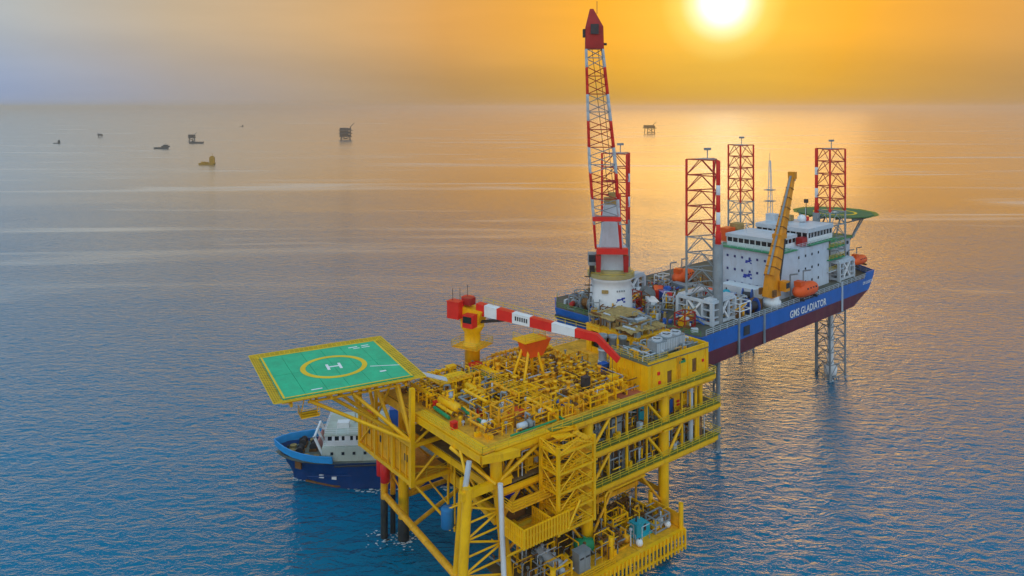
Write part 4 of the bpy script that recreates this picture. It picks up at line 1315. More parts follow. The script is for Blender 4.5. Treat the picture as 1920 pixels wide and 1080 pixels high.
# ================================================================ pipe runs and frames crowding the decks
def pipe_run(lab, pts, r, mat, level, sup=2.6):
    o = Vector((pts[0][0], pts[0][1], 0))
    t = thing("pipe_run", lab, "pipe", pw(pts[0][0], pts[0][1], level), T)
    P = [Vector(p) - o for p in pts]
    for a, b in zip(P[:-1], P[1:]):
        bar(t, "pipe", a, b, 2 * r, mat)
        L = (b - a).length
        if abs(b.z - a.z) < 0.05 and a.z > 0.25:
            for k in range(1, int(L / sup) + 1):
                p = a.lerp(b, k / (int(L / sup) + 1))
                bar(t, "pipe_support", (p.x, p.y, 0), (p.x, p.y, p.z - r * 0.4), 0.16, YEL2, 'box')
    for k in range(len(P)):
        if 0 < k < len(P) - 1:
            MB().lathe([(0.01, -r * 1.1), (r * 0.8, -r * 0.8), (r * 1.1, 0), (r * 0.8, r * 0.8), (0.01, r * 1.1)], 8, Matrix.Translation(P[k])).build("elbow", mat, t, True)
    for e, n_ in ((P[0], P[1]), (P[-1], P[-2])):
        d = (n_ - e).normalized()
        MB().tube(e, e + d * 0.18, r * 1.7, n=10).build("flange", RUSTY, t)
    return t
g = random.Random(21)
rows = (("left edge plate", 3.2), ("raised service deck", 6.6), ("orange tarpaulin heap", 12.6), ("long thin green pipe", 16.3))
SIDES = ("nearest the front rail", "in the middle", "nearest the back rail")
for nm, a in rows:
    for k in range(3):
        b0 = 3.0 + k * 7.6 + g.uniform(0, 1)
        h = g.choice((0.5, 0.9, 1.4))
        r = g.choice((0.14, 0.18, 0.24))
        mt = g.choice((YEL, YEL, YEL2, YEL, GREY))
        da = g.choice((-1.6, 1.8, 1.3))
        pipe_run("bent deck pipe on low supports beside the %s, %s" % (nm, SIDES[k]),
                 [(a, b0, h), (a, b0 + 4.6, h), (a + da, b0 + 4.6, h), (a + da, b0 + 6.6, h), (a + da, b0 + 6.6, 0.02)], r, mt, PD)
for k in range(6):
    b = 4.4 + k * 3.7
    mt = (YEL, YEL2, YEL, PALE, YEL, YEL2)[k]
    pipe_run("long pipe crossing the valve tree field sideways, %s from the front rail" % ORD[k],
             [(17.2, b, 0.02), (17.2, b, 1.2), (32.6, b, 1.2), (32.6, b + 1.2, 1.2), (32.6, b + 1.2, 0.02)], (0.13, 0.2, 0.15)[k % 3], mt, PD, 3.4)
def frame_rack(lab, a, b, z, w, d, h, mat, seed):
    q = random.Random(seed)
    t = thing("pipe_skid", lab, "pipe skid", pw(a, b, z), T)
    for x in (-w / 2, w / 2):
        for y in (-d / 2, d / 2):
            bar(t, "post", (x, y, 0), (x, y, h), 0.2, mat, 'box')
    for zz in (0.15, h * 0.55, h):
        for y in (-d / 2, d / 2):
            bar(t, "beam", (-w / 2, y, zz), (w / 2, y, zz), 0.17, mat, 'box')
        for x in (-w / 2, w / 2):
            bar(t, "beam", (x, -d / 2, zz), (x, d / 2, zz), 0.17, mat, 'box')
    for k in range(5):
        x = -w / 2 + 0.4 + (w - 0.8) * q.random()
        y = -d / 2 + 0.3 + (d - 0.6) * q.random()
        mt = q.choice((YEL, YEL2, RUSTY, GREY, PALE))
        if q.random() < 0.5:
            bar(t, "pipe", (x, y, 0.1), (x, y, h + q.uniform(-0.4, 0.6)), q.uniform(0.16, 0.34), mt)
        else:
            bar(t, "pipe", (-w / 2 + 0.1, y, q.uniform(0.4, h)), (w / 2 + 0.3, y, q.uniform(0.4, h)), q.uniform(0.14, 0.28), mt)
    MB().lathe([(0.05, 0), (0.45, 0.1), (0.5, 0.5), (0.5, h * 0.45), (0.05, h * 0.55)], 12, Matrix.Translation((w * 0.2, 0, 0.25))).build("small_vessel", q.choice((YEL2, GREY, PALE, RUSTY)), t, True)
    MB().box((-w * 0.22, 0, 0.25 + h * 0.2), (w * 0.3, d * 0.6, h * 0.4)).build("control_box", q.choice((YEL, GREY, RUSTY)), t)
    return t
for i, (a, b, lab) in enumerate((
        (6.6, 23.6, "open framed pipe skid beside the helicopter deck access ramp"),
        (11.8, 14.6, "open framed pipe skid between the raised deck and boom rest"),
        (14.8, 9.6, "open framed pipe skid behind the orange tarpaulin heap"),
        (7.8, 6.0, "open framed pipe skid right of the round white fittings"),
        (20.8, 20.8, "open framed pipe skid just behind the boom rest"),
        (29.6, 21.6, "open framed pipe skid left of the tan covered module"),
        (34.6, 6.4, "open framed pipe skid against the deckhouse's left wall"),
        (12.6, 3.6, "open framed pipe skid at the front rail next to grey pump"),
        (23.4, 3.0, "open framed pipe skid at the front rail over the second column"),
        (33.0, 16.8, "open framed pipe skid in front of the grey exhaust stacks"))):
    frame_rack(lab, a, b, PD, 2.6 + 0.5 * (i % 3), 2.0, 1.9 + 0.35 * (i % 4), (YEL, YEL2)[i % 2], 40 + i)
for i, (a, b, z, h, lab) in enumerate((
        (23.6, 3.0, L2, 3.2, "open framed pipe skid on second deck right of the second column"),
        (30.4, 3.0, L2, 3.4, "open framed pipe skid on second deck in the middle bay"),
        (10.6, 2.6, L2, 3.0, "open framed pipe skid on second deck left of the stair tower"),
        (41.5, 2.6, L3, 3.0, "open framed pipe skid on third deck under the yellow cabin"),
        (44.8, 3.4, L3, 2.8, "open framed pipe skid on third deck at the grey riser"),
        (24.4, 5.0, 9.05, 2.6, "open framed pipe skid on the brown cellar deck above blue tank"),
        (29.6, 4.6, 9.05, 2.4, "open framed pipe skid on the brown cellar deck near third column"),
        (19.0, 4.4, 9.05, 2.6, "open framed pipe skid on the brown cellar deck behind second column"),
        (26.2, 1.2, LC, 2.6, "open framed pipe skid on sea deck behind the turquoise generator"),
        (31.8, -2.4, LC, 2.2, "open framed pipe skid on sea deck near the right end wall"),
        (21.6, -1.4, LC, 2.4, "open framed pipe skid on sea deck right of the green tank"),
        (11.0, -2.6, LC, 2.6, "open framed pipe skid on sea deck under the slatted landing"))):
    frame_rack(lab, a, b, z + 0.02, 3.2, 2.0, h, (GREY, RUSTY, YEL)[i % 3], 80 + i)
# walkway with rails raised across the deck
cw = thing("catwalk", "narrow yellow catwalk with rails crossing the top deck left of boom rest", "catwalk", pw(15.0, 3.0, PD), T)
for k in range(6):
    slab(cw, "grating", (0, 1.7 + 3.4 * k, 1.5), (1.0, 3.3, 0.08), GRATE)
    for x in (-0.45, 0.45):
        bar(cw, "post", (x, 0.2 + 3.4 * k, 0), (x, 0.2 + 3.4 * k, 1.5), 0.14, YEL)
for x in (-0.5, 0.5):
    railing(cw, [(x, 0.1, 1.55), (x, 20.4, 1.55)], YEL, t=0.08)
# extra members of the open steelwork
for z0, z1 in ((L2, PD - 1.1), (L3, L2 - 1.1)):
    for a in (16.6, 24.2, 32.8, 41.4):
        bar(plat, "stanchion", (a, 0.7, z0), (a, 0.7, z1), 0.22, YEL, 'box')
for a0, a1 in ((3, 12), (12, 20)):
    bar(plat, "bay_brace", (a0 + 0.6, 1.0, L3 + 0.2), ((a0 + a1) / 2, 1.0, L2 - 1.1), 0.4, YEL)
    bar(plat, "bay_brace", (a1 - 0.6, 1.0, L3 + 0.2), ((a0 + a1) / 2, 1.0, L2 - 1.1), 0.4, YEL)
for (p, q) in (((20, 1, 4.2), (26, 1, L3 - 1)), ((37.2, 1, 5), (31, 1, L3 - 1)), ((20, 1, 4.2), (14, 1, L3 - 1)), ((3.6, 1, 9), (12, 1, L3 - 1))):
    bar(plat, "bay_brace", p, q, 0.42, YEL2)
railing(plat, [(6.1, 1.0, L3 + 0.6), (6.1, 16, L3 + 0.6)], RAILM, t=0.1)
railing(plat, [(BX0, BB0, BZ1 + 0.3), (BX0, BB1, BZ1 + 0.3)], RAILM, t=0.1)
railing(plat, [(SD[0], SD[2] + 0.2, LC), (20, SD[2] + 0.2, LC)], YEL, t=0.1)
railing(plat, [(8.4, 3.3, 9.05), (33.6, 3.3, 9.05)], YEL, t=0.1)
# wall pipes and ladder that break up the deckhouse and module
for k in range(3):
    bar(dh, "wall_pipe", (7.0 + 0.4 * k, -0.05, 0.1), (7.0 + 0.4 * k, -0.05, DH + 0.1), 0.14, YEL2)
for x in (0.9, 9.8, 14.6):
    bar(dh, "wall_stiffener", (x, 0.03, 0), (x, 0.03, DH), 0.16, YEL, 'box')
for y in (1.8, 3.6, 5.4, 7.2):
    bar(dh, "wall_stiffener", (-0.06, y, 0), (-0.06, y, DH), 0.16, YEL, 'box')
railing(dh, [(0.1, 8.3, DH + 0.2), (0.1, 0.3, DH + 0.2), (5, 0.3, DH + 0.2)], RAILM, t=0.08)
for k in range(5):
    bar(md, "wall_stiffener", (-0.08, 1.2 + 2.5 * k, 0), (-0.08, 1.2 + 2.5 * k, MH), 0.2, YEL, 'box')
    bar(md, "wall_stiffener", (0.5 + 1.95 * k, -0.1, 0), (0.5 + 1.95 * k, -0.1, MH), 0.2, YEL2, 'box')
bar(md, "exhaust_duct", (4.3, -0.6, 4.3), (8.6, -0.6, 4.3), 0.8, GREY)
bar(md, "exhaust_duct", (4.3, -0.6, 0.1), (4.3, -0.6, 4.6), 0.8, GREY)
for k, (x, y, w, d, h, mt) in enumerate(((1.4, 2.4, 2.0, 3.0, 0.9, RUSTY), (3.6, 5.2, 2.4, 1.2, 1.6, GREY), (2.6, 9.0, 2.8, 3.2, 1.4, GREY), (6.4, 9.4, 3.0, 3.0, 1.3, RUSTY), (7.2, 2.4, 2.0, 2.6, 0.5, GREY), (6.8, 5.3, 2.6, 1.2, 1.2, PALE))):
    slab(md, "roof_equipment", (x, y, MH + 0.2), (w, d, h), mt)

for i, (a, b, lev, k, r, lab) in enumerate((
        (27.0, 2.4, L2, cab_g, 0, "grey cabinet on second deck close to the rail, middle bay"), (33.4, 6.6, L2, ves_g, 0, "dark grey vessel deep in second deck near the third column"),
        (14.8, 3.6, L2, cab_g, 0, "grey cabinet on second deck right behind the stair tower"), (21.6, 7.4, L2, ves_g, 0, "dark grey vessel deep in second deck by the second column"),
        (10.8, 3.2, L3, ves_g, 0, "dark grey vessel on third deck above the slatted landing"), (40.6, 7.6, L3, cab_g, 0, "grey cabinet deep in third deck right of third column"),
        (16.4, 7.4, L3, ves_g, 0, "dark grey vessel deep in third deck behind the stair tower"), (45.6, 7.0, L2, cab_g, 0, "grey cabinet on second deck beside the yellow cabin"))):
    k.put(pw(a, b, lev + 0.02), T + R(r), lab)

# fine pipework, conduits and fittings too small to pick apart, one part per deck and paint
def fine_pipes(name, mat, n, a0, a1, b0, b1, z0, z1, seed, rmin=0.05, rmax=0.13):
    q = random.Random(seed)
    m = MB()
    for k in range(n):
        a, b = q.uniform(a0, a1), q.uniform(b0, b1)
        z = q.uniform(z0 + 0.2, z1)
        r = q.uniform(rmin, rmax)
        c = q.random()
        if c < 0.34:
            L = q.uniform(0.8, 3.6)
            m.tube((a, b, z), (min(a1, a + L), b, z), r, n=5)
            if q.random() < 0.7:
                m.tube((a, b, z0), (a, b, z), r, n=5)
        elif c < 0.68:
            L = q.uniform(0.8, 3.6)
            m.tube((a, b, z), (a, min(b1, b + L), z), r, n=5)
            if q.random() < 0.7:
                m.tube((a, b, z0), (a, b, z), r, n=5)
        elif c < 0.88:
            m.tube((a, b, z0), (a, b, z), r * 1.2, n=5)
            m.box((a, b, z), (0.34, 0.34, 0.26))
        else:
            h = q.uniform(0.3, 1.1)
            m.box((a, b, z0 + h / 2), (q.uniform(0.3, 0.9), q.uniform(0.3, 0.9), h))
    o = m.build(name, mat, plat)
    o["kind"] = "stuff"
for k, (mt, n) in enumerate(((YEL, 330), (YEL2, 260), (RUSTY, 170), (GREY, 80), (PALE, 40))):
    fine_pipes("fine_pipework", mt, n, 2.6, 33.0, 2.0, 26.5, PD, PD + 2.1, 300 + k)
for k, (mt, n) in enumerate(((YEL, 150), (GREY, 110), (RUSTY, 90), (PALE, 40))):
    fine_pipes("fine_pipework", mt, n, 4.0, 48.0, 0.9, 6.5, L2, PD - 1.3, 400 + k)
    fine_pipes("fine_pipework", mt, n, 7.0, 48.0, 0.9, 6.5, L3, L2 - 1.3, 420 + k)
    fine_pipes("fine_pipework", mt, n * 2 // 3, 6.0, 34.0, -3.6, 7.0, LC, LC + 3.2, 440 + k)
    fine_pipes("fine_pipework", mt, n * 2 // 3, 9.0, 33.0, 3.6, 9.0, 9.0, 12.2, 460 + k)
for k, (mt, n) in enumerate(((GREY, 60), (PALE, 40), (YEL2, 40))):
    fine_pipes("fine_pipework", mt, n, 34.0, 48.4, 1.6, 9.0, PD + DH + 0.2, PD + DH + 1.3, 480 + k)

for k, (mt, n) in enumerate(((GREY, 40), (RUSTY, 40), (TAN, 30), (PALE, 20))):
    fine_pipes("fine_pipework", mt, n, 40.8, 49.0, 10.4, 22.0, PD + MH + 0.2, PD + MH + 2.4, 500 + k, 0.07, 0.2)
# slender steel below the left walkway and between the legs
for p, q_ in (((0.8, 28.4, 12.5), (3, 26, 7.2)), ((3, 26, 12.5), (0.8, 28.4, 8.0)), ((3, 24, BZ0), (6, 16.5, L3 - 5)), ((6, 16.5, BZ0), (3, 25.6, 9.0)),
              ((0.2, 22, BZ0), (4.6, 22, BZ1)), ((5.6, 22, BZ0), (0.2, 22, BZ1)), ((6, 9, L3), (5.4, 16.6, 8.4)), ((-1.2, 6, 12), (4, 12.6, 8)),
              ((-1.5, 3.8, 9.6), (6, 10, L3 - 0.6)), ((4, 12.6, 8.0), (6, 16.5, 8.4)), ((-0.8, 3.4, 17), (6, 9, L3 + 0.4)), ((0, 9, PD - 1), (6, 9, L2 + 0.3)), ((0, 4, PD - 1), (3.0, 5, L2 + 0.3))):
    bar(plat, "slender_brace", p, q_, 0.26, YEL)
for b in (18.4, 20.3, 24.0, 26.0, 29.8, 31.6):
    bar(plat, "wall_rib", (BX0 + 0.12, b, BZ0 + 0.3), (BX0 + 0.12, b, BZ1 - 0.2), 0.16, YEL, 'box')
railing(plat, [(BX0 + 0.3, BB0, BZ0 + 0.3), (BX1, BB0, BZ0 + 0.3)], RAILM, t=0.09)

# ================================================================ jack-up barge
B0, BROT = Vector((53.0, 183.5, 0)), R(42)
BD, BK = 25.8, 19.6                   # deck and keel height
def bw(u, v, z=0.0):
    c, s = math.cos(BROT), math.sin(BROT)
    return Vector((B0.x + u * c - v * s, B0.y + u * s + v * c, z))
barge = thing("jackup_barge", "blue and dark red jack-up barge raised out of the sea on lattice legs", "jack-up barge", B0, BROT)
hull = [(-46, 14), (-46, 3), (-40.5, -20), (38, -20), (46, -9), (46, 9), (38, 20), (-40, 20)]
keel = [(-44, 13), (-44, 3), (-39, -19.6), (27, -19.6), (31, -9), (31, 9), (27, 19.6), (-39, 19.6)]
mid = BK + 3.0
def ring_at(t):
    return [(k[0] + (h[0] - k[0]) * t, k[1] + (h[1] - k[1]) * t) for h, k in zip(hull, keel)]
def loft(rings):
    vs, fs = [], []
    n = len(rings[0])
    for r in rings:
        vs += r
    for j in range(len(rings) - 1):
        for k in range(n):
            a, b = j * n + k, j * n + (k + 1) % n
            fs.append((a, b, b + n, a + n))
    fs.append(tuple(range(n - 1, -1, -1)))
    fs.append(tuple(range((len(rings) - 1) * n, len(rings) * n)))
    return MB().add(vs, fs)
def zr(r, z):
    return [(x, y, z) for x, y in r]
loft([zr(keel, BK), zr(ring_at(0.72), mid)]).build("lower_hull", HULLR, barge)
loft([zr(ring_at(0.74), mid), zr(hull, BD)]).build("upper_hull", HULLB, barge)
deckm = pmat("barge_deck", (0.10, 0.10, 0.075), 0.75, var=0.3, scale=0.3, grime=0.6, grime_col=(0.16, 0.08, 0.04))
MB().prism([(x * 0.993, y * 0.985) for x, y in hull], BD, BD + 0.06).build("deck", deckm, barge)
for v in (-19.9, 19.9):
    railing(barge, [(-39, v, BD + 0.06), (37.5, v, BD + 0.06)], PALE, t=0.1, step=2.4)
railing(barge, [(37.5, -19.9, BD + 0.06), (45.6, -9, BD + 0.06), (45.6, 9, BD + 0.06), (37.5, 19.9, BD + 0.06)], PALE, t=0.1, step=2.4)
railing(barge, [(-39.6, 19.6, BD + 0.06), (-45.7, 13.8, BD + 0.06), (-45.7, 3.1, BD + 0.06), (-40.3, -19.6, BD + 0.06)], pmat("green_rail", (0.10, 0.22, 0.06), 0.6), t=0.12, step=2.2)
# bow bulwark and fender strips on the near side
MB().add([(33, -20.02, BD), (38, -20.02, BD), (46, -9, BD), (46, -9, BD + 1.5), (38.3, -20.1, BD + 1.5), (34, -20.02, BD + 1.5),
          (33, -19.8, BD), (37.9, -19.8, BD), (45.8, -8.9, BD), (45.8, -8.9, BD + 1.5), (38.1, -19.85, BD + 1.5), (34, -19.8, BD + 1.5)],
         [(0, 1, 4, 5), (1, 2, 3, 4), (11, 10, 7, 6), (10, 9, 8, 7), (5, 4, 10, 11), (4, 3, 9, 10), (0, 5, 11, 6), (2, 8, 9, 3)]).build("bow_bulwark", HULLB, barge)
for u in (-27.5, -17.5, 19.5):
    slab(barge, "fender_strip", (u, -20.06, BK + 0.3), (0.45, 0.3, 7.2), PALE if u > 0 else GREY)
slab(barge, "sea_chest_recess", (-24.5, -20.05, BD - 2.6), (2.2, 0.12, 1.8), DARK)
bar(barge, "stern_fender", (-46.3, 3.5, BD - 1.6), (-46.3, 13.5, BD - 1.6), 0.7, DARK)
MB().prism([(37, -16), (43, -9), (43, 9), (37, 16)], BK - 1.0, BK + 3.0).build("bow_skeg", HULLR, barge)
# lettering on the near side
Mside = Matrix.Translation((2.2, -20.06, BD - 2.05)) @ rotx(math.pi / 2)
lettering(barge, "hull_name", "GMS GLADIATOR", 2.3, MARK_W, Mside, width=17.5, bold=0.03)
Mside2 = Matrix.Translation((42.0, -14.74, BD - 1.0)) @ Matrix.Rotation(math.atan2(11, 8), 4, 'Z') @ rotx(math.pi / 2)
lettering(barge, "bow_lettering", "GMS GLADIATOR", 1.1, MARK_W, Matrix.Translation((34.4, -20.05, BD - 1.1)) @ rotx(math.pi / 2), width=6.0)

# legs: three chords each, K bracing, painted red at the top
LEGTOP = 59.0
LEGRED = pmat("leg_faded_red", (0.45, 0.045, 0.03), 0.6, var=0.25, grime=0.4, grime_col=(0.22, 0.14, 0.09))
CHORD = 4.0
def leg_thing(u, v, theta, thick):
    root = MB()
    rootm = MB().lathe([(0.2, -9), (5.0, -8.2), (5.2, -6.8), (1.2, -6)], 12).mesh("spud_can", GREY)
    lg = link("leg", rootm, barge)
    lg.location = (u, v, 0)
    # chord positions are given in world directions; undo the barge heading
    cs = [(CHORD * math.cos(theta + k * 2.0944 - BROT), CHORD * math.sin(theta + k * 2.0944 - BROT)) for k in range(3)]
    bands = [(-6, 14, GREY), (14, 30, GREY), (30, 43, GREY), (43, 46, RED), (46, 48.5, WHITE), (48.5, 52, RED), (52, 54, WHITE), (54, LEGTOP, RED)]
    for i, (x, y) in enumerate(cs):
        w = 0.85 if i in thick else 0.5
        for z0, z1, mt in bands:
            if i not in thick and mt is WHITE:
                mt = RED
            bar(lg, "chord", (x, y, z0), (x, y, z1), w, mt)
    step = 3.25
    nb = int((LEGTOP + 5) / step)
    for j in range(nb + 1):
        z = LEGTOP - j * step
        if BK - 1 < z < BD - 1:
            continue
        mt = LEGRED if z > 43.5 else GREY
        for i in range(3):
            p, q = cs[i], cs[(i + 1) % 3]
            mx = ((p[0] + q[0]) / 2, (p[1] + q[1]) / 2)
            bar(lg, "horizontal_brace", (*p, z), (*q, z), 0.24, mt)
            if z - step > -6:
                bar(lg, "diagonal_brace", (*p, z - step), (*mx, z), 0.2, mt)
                bar(lg, "diagonal_brace", (*q, z - step), (*mx, z), 0.2, mt)
    slab(lg, "top_platform", (0, 0, LEGTOP), (3.2, 3.2, 0.18), GREY)
    bar(lg, "top_post", (0.5, 0, LEGTOP), (0.5, 0, LEGTOP + 1.9), 0.22, GREY)
    slab(lg, "top_lamp", (0.5, 0, LEGTOP + 1.9), (1.5, 0.8, 0.5), GREY)
    return cs
legs = {'A': (-28.5, -13, R(172), (1,)), 'C': (28.5, -13, R(5), (1,)), 'B': (28.5, 13, R(12), ()), 'D': (-26.6, 12.0, R(168), (2,))}
for k, (u, v, th, tk) in legs.items():
    cs = leg_thing(u, v, th, tk)
    # jack house: X braced frame round the leg
    s, zt = 4.1, BD + 4.7
    for sx in (-s, s):
        for sy in (-s, s):
            bar(barge, "jack_house_post", (u + sx, v + sy, BD), (u + sx, v + sy, zt), 0.7, PALE, 'box')
    for sx0, sy0, sx1, sy1 in ((-s, -s, s, -s), (s, -s, s, s), (s, s, -s, s), (-s, s, -s, -s)):
        for z in (BD + 0.5, zt):
            bar(barge, "jack_house_beam", (u + sx0, v + sy0, z), (u + sx1, v + sy1, z), 0.55, PALE, 'box')
        t0 = 0.28
        xa, ya, xb, yb = sx0 + (sx1 - sx0) * t0, sy0 + (sy1 - sy0) * t0, sx0 + (sx1 - sx0) * (1 - t0), sy0 + (sy1 - sy0) * (1 - t0)
        for xx, yy in ((xa, ya), (xb, yb)):
            bar(barge, "jack_house_post", (u + xx, v + yy, BD), (u + xx, v + yy, zt), 0.4, PALE, 'box')
        bar(barge, "jack_house_brace", (u + xa, v + ya, BD + 0.6), (u + xb, v + yb, zt), 0.4, WHITE, 'box')
        bar(barge, "jack_house_brace", (u + xb, v + yb, BD + 0.6), (u + xa, v + ya, zt), 0.4, WHITE, 'box')
        for zz in (BD + 1.6, BD + 3.1):
            for (x0_, y0_, x1_, y1_) in ((sx0, sy0, xa, ya), (xb, yb, sx1, sy1)):
                bar(barge, "jack_house_louvre", (u + x0_, v + y0_, zz), (u + x1_, v + y1_, zz), 0.5, PALE, 'box', 0.16)
    slab(barge, "jack_house_top", (u, v - s + 1.0, zt + 0.3), (2 * s, 2.0, 0.3), PALE)
    slab(barge, "jack_house_top", (u, v + s - 1.0, zt + 0.3), (2 * s, 2.0, 0.3), PALE)
    slab(barge, "jack_house_core", (u - 3.5, v, BD + 0.06), (0.7, 4.6, 3.6), GREY)
    slab(barge, "jack_house_core", (u + 3.5, v, BD + 0.06), (0.7, 4.6, 3.6), GREY)
    # jacking column wrapped round one chord
    if k in 'AC':
        x, y = cs[tk[0]]
        bar(barge, "jacking_column", (u + x, v + y, BD), (u + x, v + y, 42.0), 1.9, GREY, 'cyl')
        bar(barge, "jacking_column", (u + x + 0.9, v + y + 0.7, BD), (u + x + 0.9, v + y + 0.7, 41.0), 1.1, PALE, 'box')
        bar(barge, "column_cap", (u + x, v + y, 42.0), (u + x - 0.4, v + y - 0.3, 44.5), 1.2, RED)
# white sheathed pump caisson beside the bow near leg
last_ = MB().lathe([(0.9, -3), (0.9, 0.2), (1.5, 0.4), (1.7, 2.4), (0.8, 3.2), (0.7, BK)], 14).build("pump_caisson", WHITE, barge, True)
last_.location = (28.5, -13, 0)

# superstructure
HOUSE = pmat("house_pale_blue_grey", (0.52, 0.58, 0.66), 0.6, var=0.10, scale=0.2, grime=0.35, grime_col=(0.30, 0.25, 0.20))
SU0, SU1, SV0, SV1, SZ = -4.0, 21.0, -16.0, 0.6, 36.2
last_ = MB().prism([(SU0, SV0), (SU1, SV0), (SU1, SV1), (SU0, SV1)], BD, SZ).build("accommodation_block", HOUSE, barge)
blk = last_
for lv in range(3):                         # portholes on the aft and near faces
    z = BD + 2.0 + lv * 3.1
    for k in range(8):
        v = SV0 + 1.4 + k * 1.95
        slab(blk, "porthole", (SU0 - 0.02, v, z), (0.08, 0.5, 0.55), pmat("porthole_blue", (0.02, 0.03, 0.16), 0.3))
    for k in range(4):
        u = SU0 + 9.5 + k * 3.3
        slab(blk, "porthole", (u, SV0 - 0.02, z), (0.6, 0.08, 0.6), GLASS)
LOGO = pmat("logo_blue", (0.02, 0.05, 0.34), 0.5)
def logo(parent, M, s):
    m = MB()
    m.box((0, 0, 0), (1.5 * s, 0.06, 0.5 * s)).box((0.75 * s, 0, 0.32 * s), (0.9 * s, 0.06, 0.35 * s)).box((-0.5 * s, 0, -0.4 * s), (0.8 * s, 0.06, 0.3 * s)).box((1.0 * s, 0, -0.45 * s), (0.5 * s, 0.06, 0.35 * s))
    o = m.build("emblem", LOGO, parent); o.matrix_local = M
Maft = Matrix.Rotation(-math.pi / 2, 4, 'Z')
logo(blk, Matrix.Translation((SU0 - 0.05, -8.0, 30.2)) @ Maft, 1.1)
logo(blk, Matrix.Translation((SU0 - 0.05, -8.3, 33.6)) @ Maft, 0.8)
for k in range(7):                          # red line of small lettering, not legible
    slab(blk, "wall_lettering", (SU0 - 0.03, -3.0 - k * 1.0, 27.6), (0.06, 0.7, 0.35), RED)
slab(barge, "aft_house", (SU0 - 2.2, -8.0, BD + 0.06), (4.0, 9.0, 2.4), WHITE)
# bridge level
def bridge(u0, u1, v0, v1, z0, z1, name):
    h = z1 - z0
    b = MB().prism([(u0, v0), (u1, v0), (u1, v1), (u0, v1)], z0, z0 + h * 0.35).build(name, WHITE, barge)
    MB().prism([(u0 - 0.25, v0 - 0.25), (u1 + 0.2, v0 - 0.25), (u1 + 0.2, v1 + 0.25), (u0 - 0.25, v1 + 0.25)], z0 + h * 0.72, z1).build("roof", PALE, b)
    MB().prism([(u0 + 0.12, v0 + 0.12), (u1 - 0.12, v0 + 0.12), (u1 - 0.12, v1 - 0.12), (u0 + 0.12, v1 - 0.12)], z0 + h * 0.35, z0 + h * 0.72).build("window_band", GLASS, b)
    n = int((v1 - v0) / 1.5)
    for k in range(n + 1):
        slab(b, "window_mullion", (u0 + 0.08, v0 + k * (v1 - v0) / n, z0 + h * 0.35), (0.16, 0.2, h * 0.37), WHITE)
    n = int((u1 - u0) / 1.6)
    for k in range(n + 1):
        slab(b, "window_mullion", (u0 + k * (u1 - u0) / n, v0 + 0.08, z0 + h * 0.35), (0.2, 0.16, h * 0.37), WHITE)
    return b
bridge(-2.0, 9.0, -13.5, -1.5, SZ, SZ + 3.0, "control_room")
bridge(11.0, 24.0, -15.5, -2.0, SZ + 0.6, SZ + 4.2, "wheelhouse")
slab(barge, "deck_edge", (SU0 + 4, -7.7, SZ + 0.02), (9.2, 17.4, 0.15), GREENP)
slab(barge, "deck_edge", (17.5, -8.0, SZ + 0.3), (14.0, 17.0, 0.2), GREENP)
for k in range(9):
    slab(barge, "wheelhouse_lettering", (12.2 + k * 1.3, -15.56, SZ + 3.55), (0.9, 0.08, 0.5), LOGO)
railing(barge, [(SU0, SV1, SZ + 0.1), (SU0, SV0, SZ + 0.1), (SU1, SV0, SZ + 0.1)], PALE, t=0.1)
# stepped balconies and forward house
last_ = MB().prism([(SU1, -14.5), (40, -13.0), (40, 2.0), (SU1, 2.0)], BD, 35.0).build("forward_house", PALE, barge)
fh = last_
for lv in range(3):
    slab(barge, "balcony", (24.5, -15.4, BD + 2.8 + 2.9 * lv), (9.0, 2.4, 0.2), GREENP if lv else PALE)
    railing(barge, [(20.2, -16.5, BD + 3.0 + 2.9 * lv), (28.8, -16.5, BD + 3.0 + 2.9 * lv)], RAILM, t=0.1)
    for k in range(6):
        slab(fh, "window", (29.5 + k * 1.7, -13.9 + 0.128 * k, BD + 1.6 + 2.9 * lv), (0.8, 0.3, 0.8), GLASS)
slab(barge, "forward_roof", (31.0, -5.6, 35.0), (19.5, 17.0, 0.25), GREENP)
slab(barge, "vent_trunk", (17.0, -3.0, SZ + 4.2), (2.4, 2.4, 1.8), PALE)
slab(barge, "vent_trunk", (11.5, -9.0, SZ + 3.4), (2.0, 1.6, 2.2), GREY)
slab(barge, "roof_locker", (2.0, 0.9, SZ + 0.2), (3.4, 2.4, 3.4), ORANGE)
slab(barge, "roof_locker", (5.6, 0.4, SZ + 0.2), (3.0, 2.2, 4.2), TAN)
slab(barge, "roof_locker", (9.8, -14.6, SZ + 0.2), (2.6, 1.6, 2.0), DRED)
slab(barge, "roof_locker", (20.0, -6.0, SZ + 4.3), (1.8, 1.8, 1.4), TAN)
slab(barge, "roof_locker", (23.0, -9.0, SZ + 4.3), (1.4, 1.2, 1.0), RED)
for u, v, z, h in ((14, -12, SZ + 4.2, 3.2), (16, -6, SZ + 4.2, 2.4), (19, -11, SZ + 4.2, 4.0), (1, -5, SZ + 3, 2.6), (6, -9, SZ + 3, 2.2)):
    bar(barge, "aerial", (u, v, z), (u, v, z + h), 0.14, PALE)
last_ = MB().lathe([(0.4, 0), (1.0, 0.5), (1.1, 1.1), (0.7, 1.8), (0.1, 2.0)], 12).build("radome", WHITE, barge, True)
last_.location = (20, -9.5, SZ + 4.2)
